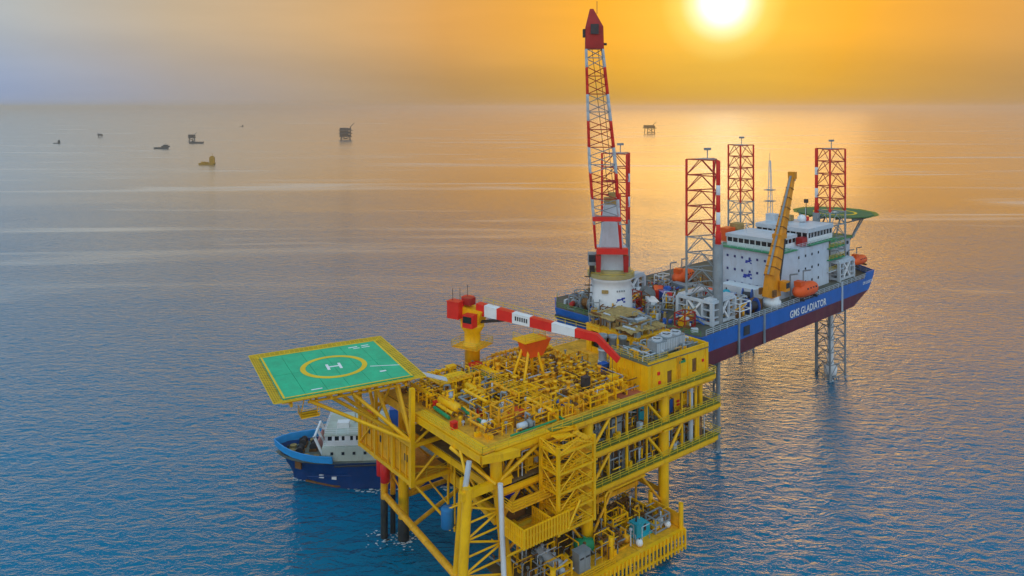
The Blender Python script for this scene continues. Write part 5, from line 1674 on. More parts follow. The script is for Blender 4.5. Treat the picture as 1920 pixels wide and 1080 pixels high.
# signal mast
MU, MV = 23.0, 1.0
for dx, dy in ((-0.7, -0.7), (0.7, -0.7), (0, 0.8)):
    bar(barge, "mast_leg", (MU + dx, MV + dy, 35), (MU + dx * 0.25, MV + dy * 0.25, 55.5), 0.2, PALE)
for k, z in enumerate((40, 43, 46, 48.4, 50.6, 52.6, 54.2)):
    bar(barge, "mast_yard", (MU - 1.6 + 0.12 * k, MV - 0.4, z), (MU + 1.6 - 0.12 * k, MV + 0.4, z), 0.16, PALE)
for z in (44.5, 47.5):
    slab(barge, "mast_platform", (MU, MV, z), (2.6, 2.2, 0.18), GREY)
bar(barge, "mast_whip", (MU, MV, 55.3), (MU, MV, 57.6), 0.1, GREY)

# ---------------------------------------------------------------- bow landing deck
bh = thing("helideck", "round dark green helicopter deck over the barge bow", "helideck", bw(44.2, -7.0, 0), BROT)
HZ2 = 40.4
n = 12
MB().prism([(10.0 * math.cos(2 * math.pi * (k + .5) / n), 10.0 * math.sin(2 * math.pi * (k + .5) / n)) for k in range(n)], HZ2 - 0.35, HZ2).build("deck", pmat("dark_green_deck", (0.012, 0.14, 0.06), 0.7, var=0.2), bh)
r2 = flat_ring(5.0, 5.7, 40).build("landing_circle", MARK_Y, bh); r2.location = (0, 0, HZ2 + 0.02)
hm = MB().box((-1.0, 0, 0), (0.5, 2.8, 0.02)).box((1.0, 0, 0), (0.5, 2.8, 0.02)).box((0, 0, 0), (1.5, 0.5, 0.018)).build("landing_letter", MARK_W, bh)
hm.location = (0, 0, HZ2 + 0.03)
nm = MB()
for k in range(n):
    a0, a1 = 2 * math.pi * (k + .5) / n, 2 * math.pi * (k + 1.5) / n
    q = [(10.05 * math.cos(a0), 10.05 * math.sin(a0), HZ2 - 0.2), (10.05 * math.cos(a1), 10.05 * math.sin(a1), HZ2 - 0.2), (11.3 * math.cos(a1), 11.3 * math.sin(a1), HZ2 + 0.1), (11.3 * math.cos(a0), 11.3 * math.sin(a0), HZ2 + 0.1)]
    nm.add(q + [(x, y, z - 0.06) for x, y, z in q], [(0, 1, 2, 3), (7, 6, 5, 4), (2, 1, 5, 6), (3, 2, 6, 7)])
nm.build("safety_net", GRATE, bh)
for x, y in ((-8, -5), (-8, 5), (0, -8), (0, 8), (7, -5), (7, 5)):
    bar(bh, "support_strut", (-9.5 if x < 0 else -5.5, y * 0.9, 34.8 if x < 7 else 30), (x, y, HZ2 - 0.5), 0.4, GREY)
for k in range(5):
    bar(bh, "deck_beam", (-9.2 + (abs(k - 2) * 1.6), -7.4 + 3.7 * k, HZ2 - 0.7), (9.2 - (abs(k - 2) * 1.6), -7.4 + 3.7 * k, HZ2 - 0.7), 0.3, GREY, 'box', 0.6)
for k in range(4):
    bar(bh, "support_web", (-7 + 4 * k, -8, HZ2 - 0.9), (-5 + 4 * k, -2, HZ2 - 3.0), 0.25, GREY)
    bar(bh, "support_web", (-5 + 4 * k, -2, HZ2 - 3.0), (-3 + 4 * k, -8, HZ2 - 0.9), 0.25, GREY)
bar(bh, "support_chord", (-9, -2, HZ2 - 3.0), (8, -2, HZ2 - 3.0), 0.35, GREY)
bar(bh, "lamp_post", (-10.8, 3.0, HZ2 - 5), (-10.8, 3.0, HZ2 + 3.4), 0.22, DARK)
slab(bh, "lamp_head", (-10.8, 3.0, HZ2 + 3.3), (1.0, 0.8, 1.0), DARK)

# ---------------------------------------------------------------- main lattice crane at the stern
MC = bw(-38.2, 4.6, BD)
mc = thing("lattice_crane", "tall main crane with red and white lattice boom on white pedestal", "crane", MC, R(-3))
last_ = MB().lathe([(4.9, 0), (4.7, 0.8), (4.45, 5.2), (4.3, 6.6), (4.75, 7.0), (4.75, 7.5)], 28).build("pedestal", WHITE, mc, True)
ped = last_
logo(ped, Matrix.Translation((1.6, -4.22, 3.2)) @ Matrix.Rotation(R(20), 4, 'Z'), 0.95)
for k in range(4):
    slab(ped, "lettering_mark", (1.0 + 0.5 * k, -4.42 + 0.17 * k, 4.9), (0.3, 0.12, 0.35), GREY)
slab(ped, "access_hatch", (-1.6, -4.4, 4.6), (1.4, 0.3, 0.7), TAN)
MB().lathe([(4.9, 7.5), (5.1, 7.6), (5.1, 8.3), (4.2, 8.6), (4.2, 9.2)], 28).build("slew_ring", pmat("ochre_ring", (0.40, 0.33, 0.14), 0.6), mc)
railing(mc, [(5.0 * math.cos(k * math.pi / 6), 5.0 * math.sin(k * math.pi / 6), 7.6) for k in range(13)], RAILM, t=0.1)
MB().add([(-3.0, -2.6, 9.0), (3.0, -2.6, 9.0), (3.0, 2.8, 9.0), (-3.0, 2.8, 9.0), (-2.0, -1.7, 17), (2.3, -1.7, 17), (2.3, 2.2, 17), (-2.0, 2.2, 17), (-1.5, -1.1, 23.0), (1.8, -1.1, 23.0), (1.8, 1.4, 23.0), (-1.5, 1.4, 23.0)],
         [(3, 2, 1, 0), (0, 1, 5, 4), (1, 2, 6, 5), (2, 3, 7, 6), (3, 0, 4, 7), (4, 5, 9, 8), (5, 6, 10, 9), (6, 7, 11, 10), (7, 4, 8, 11), (8, 9, 10, 11)]).build("crane_tower", PALE, mc)
MB().box((0.2, 0.2, 23.7), (3.2, 2.4, 1.4)).box((0.4, 0.2, 24.9), (1.6, 1.6, 1.2)).build("tower_head", TAN, mc)
slab(mc, "machinery_house", (0.4, 3.6, 9.0), (6.4, 3.4, 4.2), PALE)
op = MB().box((-4.2, -2.4, 11.6), (1.8, 2.0, 2.6)).build("operator_cab", GREY, mc)
MB().box((-4.2, -3.43, 11.8), (1.5, 0.06, 1.5)).build("window", GLASS, op)
slab(mc, "cable_drum", (-4.2, -1.8, 8.6), (1.1, 1.1, 1.9), DARK)
for z in (7.6, 5.8, 4.2):
    bar(mc, "ladder_landing", (-5.8, -2.0, z), (-4.2, -2.0, z), 0.4, DARK, 'box', 0.16)
bar(mc, "ladder", (-5.1, -2.2, 1.0), (-4.6, -2.2, 11.0), 0.5, DARK, 'box', 0.12)
# boom foot
footL, footR = Vector((-3.0, -4.4, 9.6)), Vector((2.9, -4.4, 9.6))
TIPZ = 63.8
tipc = Vector((-4.3, -12.0, 0))
MB().add([(-3.4, -5.0, 13.0), (-3.4, -3.4, 13.0), (3.2, -3.4, 13.0), (3.2, -5.0, 13.0), (-3.4, -5.0, 14.2), (-3.4, -3.4, 14.2), (3.2, -3.4, 14.2), (3.2, -5.0, 14.2)],
         [(3, 2, 1, 0), (4, 5, 6, 7), (0, 1, 5, 4), (1, 2, 6, 5), (2, 3, 7, 6), (3, 0, 4, 7)]).build("boom_foot_beam", RED, mc)
MC_tower = mc
for x in (-3.0, 2.8):
    MB().add([(x - 0.55, -5.0, 12.7), (x + 0.55, -5.0, 12.7), (x + 0.45, -4.8, 9.2), (x - 0.45, -4.8, 9.2), (x - 0.55, -3.4, 12.7), (x + 0.55, -3.4, 12.7), (x + 0.45, -3.6, 9.2), (x - 0.45, -3.6, 9.2)],
             [(0, 1, 2, 3), (7, 6, 5, 4), (1, 0, 4, 5), (2, 1, 5, 6), (3, 2, 6, 7), (0, 3, 7, 4)]).build("boom_hinge", DRED, mc)
def boom_pt(t, sx, sy):
    """t along the boom 0..1; sx, sy = -1 or 1 pick the chord"""
    c = Vector((-0.9, -4.3, 14.2)).lerp(Vector((tipc.x, tipc.y, TIPZ - 8)), t)
    hw = 2.65 if t < 0.45 else 2.65 + (1.65 - 2.65) * (t - 0.45) / 0.55
    hd = 1.6 if t < 0.45 else 1.6 + (1.2 - 1.6) * (t - 0.45) / 0.55
    hd *= min(1, 0.3 + t * 5)
    return c + Vector((sx * hw, sy * hd, 0))
NBM = 23
bandm = [RED if (k % 3 == 0) else PALE for k in range(NBM)]
for k in range(NBM):
    t0, t1 = k / NBM, (k + 1) / NBM
    mt = RED if (k // 3) % 2 == 0 else PALE
    for sx in (-1, 1):
        for sy in (-1, 1):
            bar(mc, "boom_chord", boom_pt(t0, sx, sy), boom_pt(t1, sx, sy), 0.46, mt)
        bar(mc, "boom_lacing", boom_pt(t0, sx, -1), boom_pt(t1, sx, 1), 0.2, mt)
        if k % 2 == 0:
            bar(mc, "boom_lacing", boom_pt(t0, sx, -1), boom_pt(t0, sx, 1), 0.2, mt)
    if k > 2:
        s = 1 if k % 2 else -1
        mt2 = DRED if mt is RED else GREY
        bar(mc, "boom_lacing", boom_pt(t0, -s, -1), boom_pt(t1, s, -1), 0.17, mt2)
        bar(mc, "boom_lacing", boom_pt(t0, s, 1), boom_pt(t1, -s, 1), 0.17, mt2)
        if k % 2 == 0:
            bar(mc, "boom_lacing", boom_pt(t0, -1, -1), boom_pt(t0, 1, -1), 0.2, mt2)
for t in (0.16,):
    p, q = boom_pt(t, -1, -1), boom_pt(t, 1, -1)
    bar(mc, "boom_cross_beam", p + Vector((-0.3, 0, 0)), q + Vector((0.3, 0, 0)), 1.4, RED, 'box', 0.9)
    bar(mc, "boom_cross_beam", q + Vector((0, 0.4, 0)), q + Vector((0, 0.4, 5.2)), 0.6, RED, 'box')
hd0, hd1 = boom_pt(1.0, 0, 0), Vector((tipc.x - 0.1, tipc.y - 0.6, TIPZ))
vs = []
for c, w, d in ((hd0, 1.85, 1.4), (hd0.lerp(hd1, 0.55), 1.75, 1.4), (hd1, 0.35, 0.6)):
    vs += [c + Vector((-w, -d, 0)), c + Vector((w, -d, 0)), c + Vector((w, d, 0)), c + Vector((-w, d, 0))]
vs[8:] = [p + Vector((-0.5, 0, 0)) for p in vs[8:]]
MB().add(vs, [(3, 2, 1, 0), (0, 1, 5, 4), (1, 2, 6, 5), (2, 3, 7, 6), (3, 0, 4, 7), (4, 5, 9, 8), (5, 6, 10, 9), (6, 7, 11, 10), (7, 4, 8, 11), (8, 9, 10, 11)]).build("boom_head", DRED, mc)
c = hd0.lerp(hd1, 0.3)
slab(mc, "head_sheave", (c.x - 2.0, c.y, c.z), (0.6, 1.6, 1.6), DARK)
slab(mc, "head_sheave", (c.x, c.y - 1.5, c.z + 0.5), (1.6, 0.5, 2.0), DARK)
bar(mc, "head_aerial", hd1 + Vector((0.6, 0, -1)), hd1 + Vector((0.6, 0, 1.6)), 0.12, DARK)
bar(mc, "head_lamp", hd0 + Vector((1.8, 0, 1)), hd0 + Vector((2.5, 0, 1.0)), 0.5, DARK)
for sx in (-0.5, 0.7):
    bar(mc, "luffing_wire", (sx, 0.4, 25.0), (tipc.x + sx, tipc.y + 1.2, TIPZ - 7), 0.12, DARK)

# ---------------------------------------------------------------- orange pedestal crane amidships
OC = bw(-9.2, -17.2, BD)
ORG = pmat("crane_orange", (0.74, 0.27, 0.008), 0.5, var=0.15, grime=0.4, grime_col=(0.25, 0.10, 0.02))
oc = thing("pedestal_crane", "orange yellow crane with raised box boom beside barge accommodation", "crane", OC, R(42))
MB().lathe([(2.0, 0), (2.0, 1.2), (1.6, 1.4), (1.6, 2.2)], 16).build("pedestal", WHITE, oc, True)
MB().add([(-2.0, -1.3, 2.2), (1.7, -1.3, 2.2), (1.7, 1.3, 2.2), (-2.0, 1.3, 2.2), (-1.0, -1.1, 7.2), (1.3, -1.1, 7.2), (1.3, 1.1, 7.2), (-1.0, 1.1, 7.2)],
         [(3, 2, 1, 0), (4, 5, 6, 7), (0, 1, 5, 4), (1, 2, 6, 5), (2, 3, 7, 6), (3, 0, 4, 7)]).build("slewing_house", ORG, oc)
ocab = MB().box((1.4, -2.3, 4.6), (1.8, 1.5, 2.2)).build("cab", ORG, oc)
MB().box((1.4, -3.08, 4.8), (1.5, 0.06, 1.2)).build("window", GLASS, ocab)
for x, y in ((-1.8, -1.6), (-1.8, 1.6)):
    slab(oc, "winch_guard", (x, y, 2.6), (1.2, 0.5, 1.4), RUSTY)
b0, b1 = Vector((-0.2, 0, 6.6)), Vector((9.2, 0.0, 28.0))
prev = None
NS_ = 5
for k in range(NS_):
    t0, t1 = k / NS_, (k + 1) / NS_
    vs = []
    for t in (t0, t1):
        c = b0.lerp(b1, t); w = 1.15 * (1 - t) + 0.5 * t; d = 1.35 * (1 - t) + 0.55 * t
        ax = (b1 - b0).normalized(); nx_ = Vector((ax.z, 0, -ax.x))
        vs += [c - nx_ * d + Vector((0, -w, 0)), c + nx_ * d + Vector((0, -w, 0)), c + nx_ * d + Vector((0, w, 0)), c - nx_ * d + Vector((0, w, 0))]
    MB().add(vs, [(3, 2, 1, 0), (4, 5, 6, 7), (0, 1, 5, 4), (1, 2, 6, 5), (2, 3, 7, 6), (3, 0, 4, 7)]).build("boom_section", ORG, oc)
axo = (b1 - b0).normalized(); nxo = Vector((axo.z, 0, -axo.x))
for k in range(9):
    t = 0.08 + k * 0.1
    c = b0.lerp(b1, t); w = 1.15 * (1 - t) + 0.5 * t + 0.05; d = 1.35 * (1 - t) + 0.55 * t
    bar(oc, "boom_stiffener", c - nxo * d + Vector((0, -w, 0)), c + nxo * d + Vector((0, -w, 0)), 0.16, RUSTY, 'box')
    bar(oc, "boom_stiffener", c - nxo * d * 1.04 + Vector((0, -w, 0)), c - nxo * d * 1.04 + Vector((0, w, 0)), 0.16, RUSTY, 'box')
bar(oc, "boom_ladder", b0 - nxo * 1.6, b1 - nxo * 0.75, 0.45, GREY, 'box', 0.12)
bar(oc, "boom_cable", b0 + nxo * 2.6, b1 + nxo * 0.4, 0.12, DARK)
slab(oc, "boom_joint", (3.4, 0, 14.6), (2.4, 2.3, 1.0), ORG)
slab(oc, "boom_head", (9.3, 0, 27.6), (1.2, 1.6, 1.6), ORG)
slab(oc, "head_sheave", (10.0, 0, 27.0), (1.0, 0.4, 1.2), GREY)
bar(oc, "hoist_wire", (10.2, 0.2, 27.2), (6.5, 0.2, 16.0), 0.1, DARK)
slab(oc, "hook_block", (6.3, 0.2, 15.0), (0.8, 0.6, 1.2), DARK)
bar(oc, "luffing_ram", (1.8, 0.9, 5.5), (4.2, 0.9, 14.5), 0.5, DARK)
bar(oc, "luffing_ram", (1.8, -0.9, 5.5), (4.2, -0.9, 14.5), 0.5, DARK)

# ---------------------------------------------------------------- lifeboats
def make_lifeboat():
    t = thing("lifeboat", "", "lifeboat", group="orange lifeboats of the barge")
    m = MB()
    rings = []
    n = 14
    for i in range(13):
        s = i / 12 * 2 - 1
        w = 1.35 * max(0.02, (1 - abs(s) ** 3.2)) ** 0.62
        ring = []
        for k in range(n):
            a = 2 * math.pi * k / n
            y = w * math.cos(a)
            z = math.sin(a)
            z = z * (1.35 if z > 0 else 1.15) * max(0.05, (1 - abs(s) ** 3.2)) ** 0.45
            ring.append((s * 3.9, y, 1.5 + z))
        rings.append(ring)
    loft(rings).build("hull", ORANGE, t, True)
    MB().box((-2.2, 0, 2.95), (1.5, 1.3, 0.8)).build("cockpit", ORANGE, t)
    for s in (-1, 1):
        for k in range(4):
            MB().box((-1.4 + k * 1.0, s * 1.18, 2.05), (0.45, 0.12, 0.28)).build("window", GLASS, t)
    for x in (-2.4, 2.4):
        MB().box((x, 0, 0.2), (0.3, 2.0, 0.4)).build("cradle", DARK, t)
        MB().path([(x, 1.6, 0), (x, 1.6, 4.2), (x, 0.2, 4.6)], 0.14, 6).build("davit", GREY, t)
    return Kind(t)
lb = make_lifeboat()
lb.put(bw(1.6, -19.6, BD + 0.3), BROT, "orange lifeboat at the barge rail right of the orange crane", 1.3)
lb.put(bw(36.2, -17.0, BD + 2.3), BROT, "orange lifeboat at the bow below the round helicopter deck", 1.0)
lb.put(bw(-8.5, 6.6, BD + 0.6), BROT + R(8), "orange lifeboat seen through the lattice leg left of white superstructure", 1.25)

# ---------------------------------------------------------------- deck cargo
def make_container(mat):
    t = thing("shipping_container", "", "container")
    L, W, H = 6.0, 2.4, 2.5
    MB().box((0, 0, H / 2), (L, W, H)).build("body", mat, t)
    m = MB()
    for k in range(16):
        for s in (-1, 1):
            m.box((-L / 2 + 0.35 + k * 0.353, s * (W / 2 + 0.03), H / 2), (0.18, 0.06, H - 0.3))
    m.build("corrugation", mat, t)
    for s in (-0.55, 0.55):
        MB().box((L / 2 + 0.03, s, H / 2), (0.06, 1.0, H - 0.25)).build("door", mat, t)
    for x in (-L / 2, L / 2):
        for y in (-W / 2, W / 2):
            MB().box((x, y, H / 2), (0.2, 0.2, H + 0.06)).build("corner_post", DARK, t)
    return Kind(t)
cn = {k: make_container(m) for k, m in (("red", RED), ("blue", BLUE), ("brown", RUSTY), ("orange", pmat("rust_orange", (0.42, 0.10, 0.02), 0.7, var=0.3, grime=0.4)), ("white", WHITE), ("grey", GREY))}
for key, u, v, r, z, lab in (
        ("red", -21.8, 4.2, 40, 0, "red container standing on end of the row behind the main crane"),
        ("orange", -19.0, -2.5, 10, 0, "rust orange container on barge deck between main crane and near leg"),
        ("brown", -23.0, -4.5, -12, 0, "brown container on barge deck behind the tan covers"),
        ("white", -25.4, 7.6, 75, 0, "white container on barge deck right of the main crane pedestal"),
        ("blue", -15.0, -10.5, 25, 0, "blue container on barge deck beside the grey jacking column"),
        ("blue", -23.5, 1.0, 60, 0, "blue container beside the brown one on barge deck"),
        ("grey", -14.5, 3.0, 80, 0, "grey container in front of the far orange lifeboat"),
        ("brown", -15.5, -16.2, 5, 0, "brown container at the near rail left of the orange crane"),
        ("white", -31.0, -1.0, 50, 0, "white container behind the platform's tan covers"),
        ("red", -13.2, -4.6, 0, 0, "red container against the white superstructure's foot")):
    cn[key].put(bw(u, v, BD + 0.06), BROT + R(r), lab, 0.85)
def make_reel(mat, core):
    t = thing("hose_reel", "", "reel")
    M = Matrix.Translation((0, 0, 1.7)) @ rotx(math.pi / 2)
    MB().lathe([(0.9, -0.9), (0.9, 0.9)], 16, M).build("core", core, t)
    for y in (-1.0, 1.0):
        MB().lathe([(1.6, -0.06), (1.6, 0.06)], 20, Matrix.Translation((0, y, 1.7)) @ rotx(math.pi / 2)).build("flange", mat, t)
    for x in (-0.9, 0.9):
        MB().box((x, 0, 0.15), (0.25, 2.4, 0.3)).build("skid", DARK, t)
    return Kind(t)
reel_b, reel_r = make_reel(BLUE, DARK), make_reel(GREY, RUSTY)
reel_b.put(bw(-18.2, -17.6, BD + 0.06), BROT + R(60), "big blue reel at the near rail between leg and orange crane")
reel_b.put(bw(-11.6, -12.6, BD + 0.06), BROT + R(20), "blue reel in front of the superstructure behind orange crane")
reel_r.put(bw(-26.8, 3.6, BD + 0.06), BROT + R(-30), "grey reel on barge deck between containers and main crane")
reel_r.put(bw(-42.6, 7.6, BD + 0.06), BROT + R(10), "grey reel at the barge stern left of main crane pedestal")
pump_n = make_pump_skid(GREY, DRED)
for u, v, r, lab in ((-43.2, 11.2, 30, "grey pump skid with dark red motor at stern corner"), (-20.0, 8.6, 0, "grey pump skid with dark red motor behind white container"),
                     (-16.6, -6.2, 50, "grey pump skid with dark red motor left of grey jacking column"), (-18.8, 0.8, 120, "grey pump skid with dark red motor among deck containers"),
                     (-14.0, -14.2, 90, "grey pump skid with dark red motor near the orange crane foot")):
    pump_n.put(bw(u, v, BD + 0.06), BROT + R(r), lab, 1.2)
def pile(name, lab, u, v, mat, L, n, r, rot):
    t = thing(name, lab, "pipe stack", bw(u, v, BD + 0.06), BROT + R(rot))
    for row in range(3):
        for k in range(n - row):
            o = bar(t, "pipe", (-L / 2, (k - (n - row - 1) / 2) * 2.05 * r, r + row * 1.75 * r), (L / 2, (k - (n - row - 1) / 2) * 2.05 * r, r + row * 1.75 * r), 2 * r, mat)
pile("pipe_stack", "stack of brown pipes on barge deck behind the deckhouse coolers", -20.5, -9.0, RUSTY, 7.0, 5, 0.28, 15)
pile("pipe_stack", "stack of tan pipes on barge deck near the orange container", -16.6, 0.2, TAN, 6.5, 4, 0.32, 5)
pile("pipe_stack", "stack of grey pipes beside the main crane pedestal", -31.8, 7.6, GREY, 6.0, 4, 0.3, 70)

# crowded open deck aft: skids, tanks and baskets
for i, (u, v, r, lab) in enumerate((
        (-33.5, -3.4, 10, "framed skid on barge deck just behind the tan covers"), (-30.2, 2.4, 60, "framed skid on barge deck beside the main crane pedestal"),
        (-27.6, -3.0, 30, "framed skid on barge deck left of the brown container"), (-21.2, -6.8, 0, "framed skid on barge deck near the brown pipe stack"),
        (-17.2, 5.6, 20, "framed skid on barge deck in front of the grey container"), (-22.0, 11.6, 0, "framed skid at the far rail of the barge deck"),
        (-12.2, 0.4, 70, "framed skid on barge deck against the white superstructure"), (-35.4, 12.4, 15, "framed skid at the far rail behind the main crane"),
        (-43.6, 4.6, 40, "framed skid at the stern rail of the barge"), (-19.8, -13.8, 0, "framed skid on barge deck beside the near jack house"),
        (-15.6, -12.4, 80, "framed skid on barge deck between jack house and orange crane"), (-33.0, -12.2, 20, "framed skid on barge deck left of the near jack house"))):
    f = frame_rack(lab, 0, 0, 0, 3.0 + 0.6 * (i % 3), 2.2, 2.0 + 0.5 * (i % 3), (GREY, RUSTY, PALE, TAN)[i % 4], 140 + i)
    f.location = bw(u, v, BD + 0.06); f.rotation_euler = (0, 0, BROT + R(r))
for i, (u, v, mt, lab) in enumerate(((-24.6, -1.2, RED, "red upright tank among the containers on barge deck"), (-20.6, 2.6, BLUE, "blue upright tank among the containers on barge deck"),
                                     (-13.4, -8.4, TEAL, "teal upright tank left of the blue container"), (-29.2, 5.0, WHITE, "white upright tank right of the main crane"),
                                     (-17.8, -3.8, TAN, "tan upright tank beside the rust orange container"))):
    t = thing("deck_tank", lab, "tank", bw(u, v, BD + 0.06), BROT)
    MB().lathe([(0.9, 0), (0.95, 0.15), (0.95, 2.2), (0.6, 2.6), (0.15, 2.7)], 14).build("shell", mt, t, True)
    MB().tube((0, 0, 2.6), (0, 0, 3.1), 0.14).build("vent", DARK, t)
    for k in range(3):
        MB().box((0.98 * math.cos(k * 2.09), 0.98 * math.sin(k * 2.09), 0.3), (0.18, 0.18, 0.6)).build("foot", DARK, t)

for i, (u, v, r, lab) in enumerate((
        (-42.4, 1.8, 20, "framed skid near the stern corner facing the platform"), (-39.6, 11.8, 60, "framed skid at the far stern rail left of main crane"),
        (-33.8, 2.6, 0, "framed skid hard against the main crane pedestal"), (-25.8, -8.6, 40, "framed skid left of the near leg on barge deck"),
        (-22.4, -11.6, 10, "framed skid touching the near jack house"), (-25.2, 10.8, 70, "framed skid beside the far stern leg"),
        (-18.6, 12.4, 30, "framed skid at the far rail behind the containers"), (-12.6, 9.8, 0, "framed skid beside the far orange lifeboat"),
        (-10.0, 0.8, 50, "framed skid in the corner of the white superstructure"), (-36.4, -5.6, 30, "framed skid on barge deck nearest the tan covers"),
        (-36.6, -13.4, 0, "framed skid near the barge's near stern edge"), (-23.0, -17.6, 0, "framed skid at the near rail left of jack house"))):
    f = frame_rack(lab, 0, 0, 0, 2.8 + 0.7 * (i % 3), 2.4, 2.2 + 0.6 * (i % 3), (RUSTY, GREY, DRED, WHITE)[i % 4], 240 + i)
    f.location = bw(u, v, BD + 0.06); f.rotation_euler = (0, 0, BROT + R(r))
# hoses, ropes and small fittings lying about the deck, too fine to tell apart
q = random.Random(77)
for nm, mt in (("deck_litter", RUSTY), ("deck_litter", PALE), ("deck_litter", DRED), ("deck_litter", TAN), ("deck_litter", BLUE)):
    m = MB()
    for k in range(70):
        u, v = q.uniform(-43, -7), q.uniform(-17, 16)
        a = q.uniform(0, 6.28); L = q.uniform(0.6, 2.6); z = BD + q.uniform(0.15, 1.6)
        if q.random() < 0.6:
            m.tube((u, v, z), (u + L * math.cos(a), v + L * math.sin(a), z + q.uniform(-0.1, 0.7)), q.uniform(0.07, 0.2), n=5)
        else:
            h = q.uniform(0.4, 1.5)
            m.box((u, v, BD + 0.06 + h / 2), (q.uniform(0.4, 1.4), q.uniform(0.4, 1.4), h), a)
    o = m.build(nm, mt, barge); o["kind"] = "stuff"

# ================================================================ supply vessel
SV0_, SROT = Vector((-44.8, 140.0, 0)), R(5)
ship = thing("supply_vessel", "dark blue supply vessel with light blue bow moored behind the platform", "ship", SV0_, SROT)
stn = [  # x, half breadth at deck, half breadth at waterline, sheer height, stem foot
    (0.0, 0.12, 0.02, 7.0), (1.0, 1.5, 0.10, 6.9), (2.2, 2.8, 0.15, 6.75), (3.8, 4.0, 0.5, 6.5), (6.0, 5.1, 1.8, 6.3), (8.5, 5.8, 3.4, 6.1), (11.5, 6.2, 4.8, 6.0), (15, 6.3, 5.7, 5.9), (22, 6.3, 6.0, 5.8), (46, 6.3, 6.0, 5.8)]
def sect(x, bd, bwl, zd, z):
    t = max(0.0, min(1.0, z / zd))
    y = bwl + (bd - bwl) * t ** 1.7
    stem = max(0.0, 3.6 * (1 - t ** 1.6) - x * 1.0)     # raked stem
    return x + stem, y
def hull_part(name, lo, hi, mat, inset=0.0):
    rows = 7
    vs, fs = [], []
    for side in (-1, 1):
        base = len(vs)
        for x, bd, bwl, zd in stn:
            for j in range(rows):
                z0 = -1.5 if lo is None else zd - lo
                z1 = zd - hi
                z = z0 + (z1 - z0) * j / (rows - 1)
                xx, yy = sect(x, bd, bwl, zd, max(z, 0.0))
                vs.append((xx, side * max(0.0, yy - inset), z))
        for i in range(len(stn) - 1):
            for j in range(rows - 1):
                a = base + i * rows + j
                f = (a, a + rows, a + rows + 1, a + 1)
                fs.append(f if side < 0 else tuple(reversed(f)))
    n0 = len(stn) * rows
    last = (len(stn) - 1) * rows
    for j in range(rows - 1):      # stern plate
        fs.append((last + j, n0 + last + j, n0 + last + j + 1, last + j + 1))
    return MB().add(vs, fs).build(name, mat, ship, True)
hull_part("hull", None, 0.9, NAVY)
m = MB()
def rim(i, off, dz):
    x, bd, bwl, zd = stn[i]
    return x + off, bd, zd + dz
SK = 7
for side in (-1, 1):
    for i in range(SK - 1):
        x0_, b0_, z0_ = stn[i][0], stn[i][1], stn[i][3]
        x1_, b1_, z1_ = stn[i + 1][0], stn[i + 1][1], stn[i + 1][3]
        q = [(x0_ + 0.12, side * (b0_ - 0.02), z0_ - 1.0), (x1_ + 0.1, side * (b1_ - 0.02), z1_ - 1.0), (x1_, side * (b1_ + 0.12), z1_ + 0.25), (x0_ - 0.15, side * (b0_ + 0.12), z0_ + 0.3)]
        qi = [(x + 0.12, y - side * 0.22 if abs(y) > 0.3 else y * 0.2, z) for x, y, z in q]
        fcs = [(0, 1, 2, 3), (7, 6, 5, 4), (3, 2, 6, 7)]
        if side > 0:
            fcs = [tuple(reversed(f)) for f in fcs]
        m.add(q + qi, fcs)
m.build("bow_bulwark", SKYB, ship)
def deck_poly(i0, i1, z):
    a = [(stn[i][0] + 0.2, -stn[i][1] + 0.12, z) for i in range(i0, i1 + 1)]
    b = [(x, -y, zz) for x, y, zz in reversed(a)]
    return a + b
dp = deck_poly(0, len(stn) - 1, 4.95)
MB().add(dp + [(x, y, z - 0.1) for x, y, z in dp], [tuple(range(len(dp))), tuple(reversed(range(len(dp), 2 * len(dp))))]).build("main_deck", pmat("ship_deck", (0.16, 0.18, 0.15), 0.8, var=0.3, grime=0.5), ship)
bar(ship, "rubbing_strake", (12, -6.42, 4.6), (46, -6.42, 4.6), 0.35, DARK)
bar(ship, "rubbing_strake", (7, -5.6, 2.6), (46, -6.3, 2.4), 0.25, NAVY)
bar(ship, "boot_line", (6.2, -2.35, 0.35), (12, -5.0, 0.35), 0.3, RUSTY, 'box')
bar(ship, "boot_line", (12, -5.0, 0.35), (46, -6.12, 0.35), 0.3, RUSTY, 'box')
for x in (9.4, 11.8):
    slab(ship, "draught_mark", (x, -4.45 - (x - 9.4) * 0.32, 1.7), (0.9, 0.16, 0.6), MARK_W, R(-13))
slab(ship, "anchor_pocket", (5.0, -3.15, 3.0), (1.4, 0.35, 1.3), RUSTY, R(-32))
# deckhouse and wheelhouse
SGREEN = pmat("ship_house_paint", (0.46, 0.52, 0.46), 0.6, var=0.12, grime=0.3, grime_col=(0.25, 0.16, 0.10))
last_ = MB().prism([(9.6, -5.2), (24, -5.6), (24, 5.6), (9.6, 5.2)], 5.0, 7.6).build("deckhouse", SGREEN, ship)
hs = last_
for k in range(6):
    slab(hs, "porthole", (11.4 + 2.0 * k, -5.3 - 0.06 * k, 6.2), (0.5, 0.12, 0.5), GLASS)
w0 = [(10.2, -4.7), (20.6, -4.9), (20.6, 4.9), (10.2, 4.7)]
wb = MB().prism(w0, 7.6, 8.5).build("wheelhouse", WHITE, ship)
MB().prism([(10.4, -4.5), (20.4, -4.7), (20.4, 4.7), (10.4, 4.5)], 8.5, 9.5).build("window_band", GLASS, wb)
for k in range(9):
    slab(wb, "window_pillar", (10.3 + k * 1.28, -4.72 - 0.02 * k, 8.5), (0.5 if k not in (3, 6) else 1.0, 0.16, 1.0), WHITE)
for k in range(7):
    slab(wb, "window_pillar", (10.28, -4.6 + k * 1.53, 8.5), (0.16, 0.4, 1.0), WHITE)
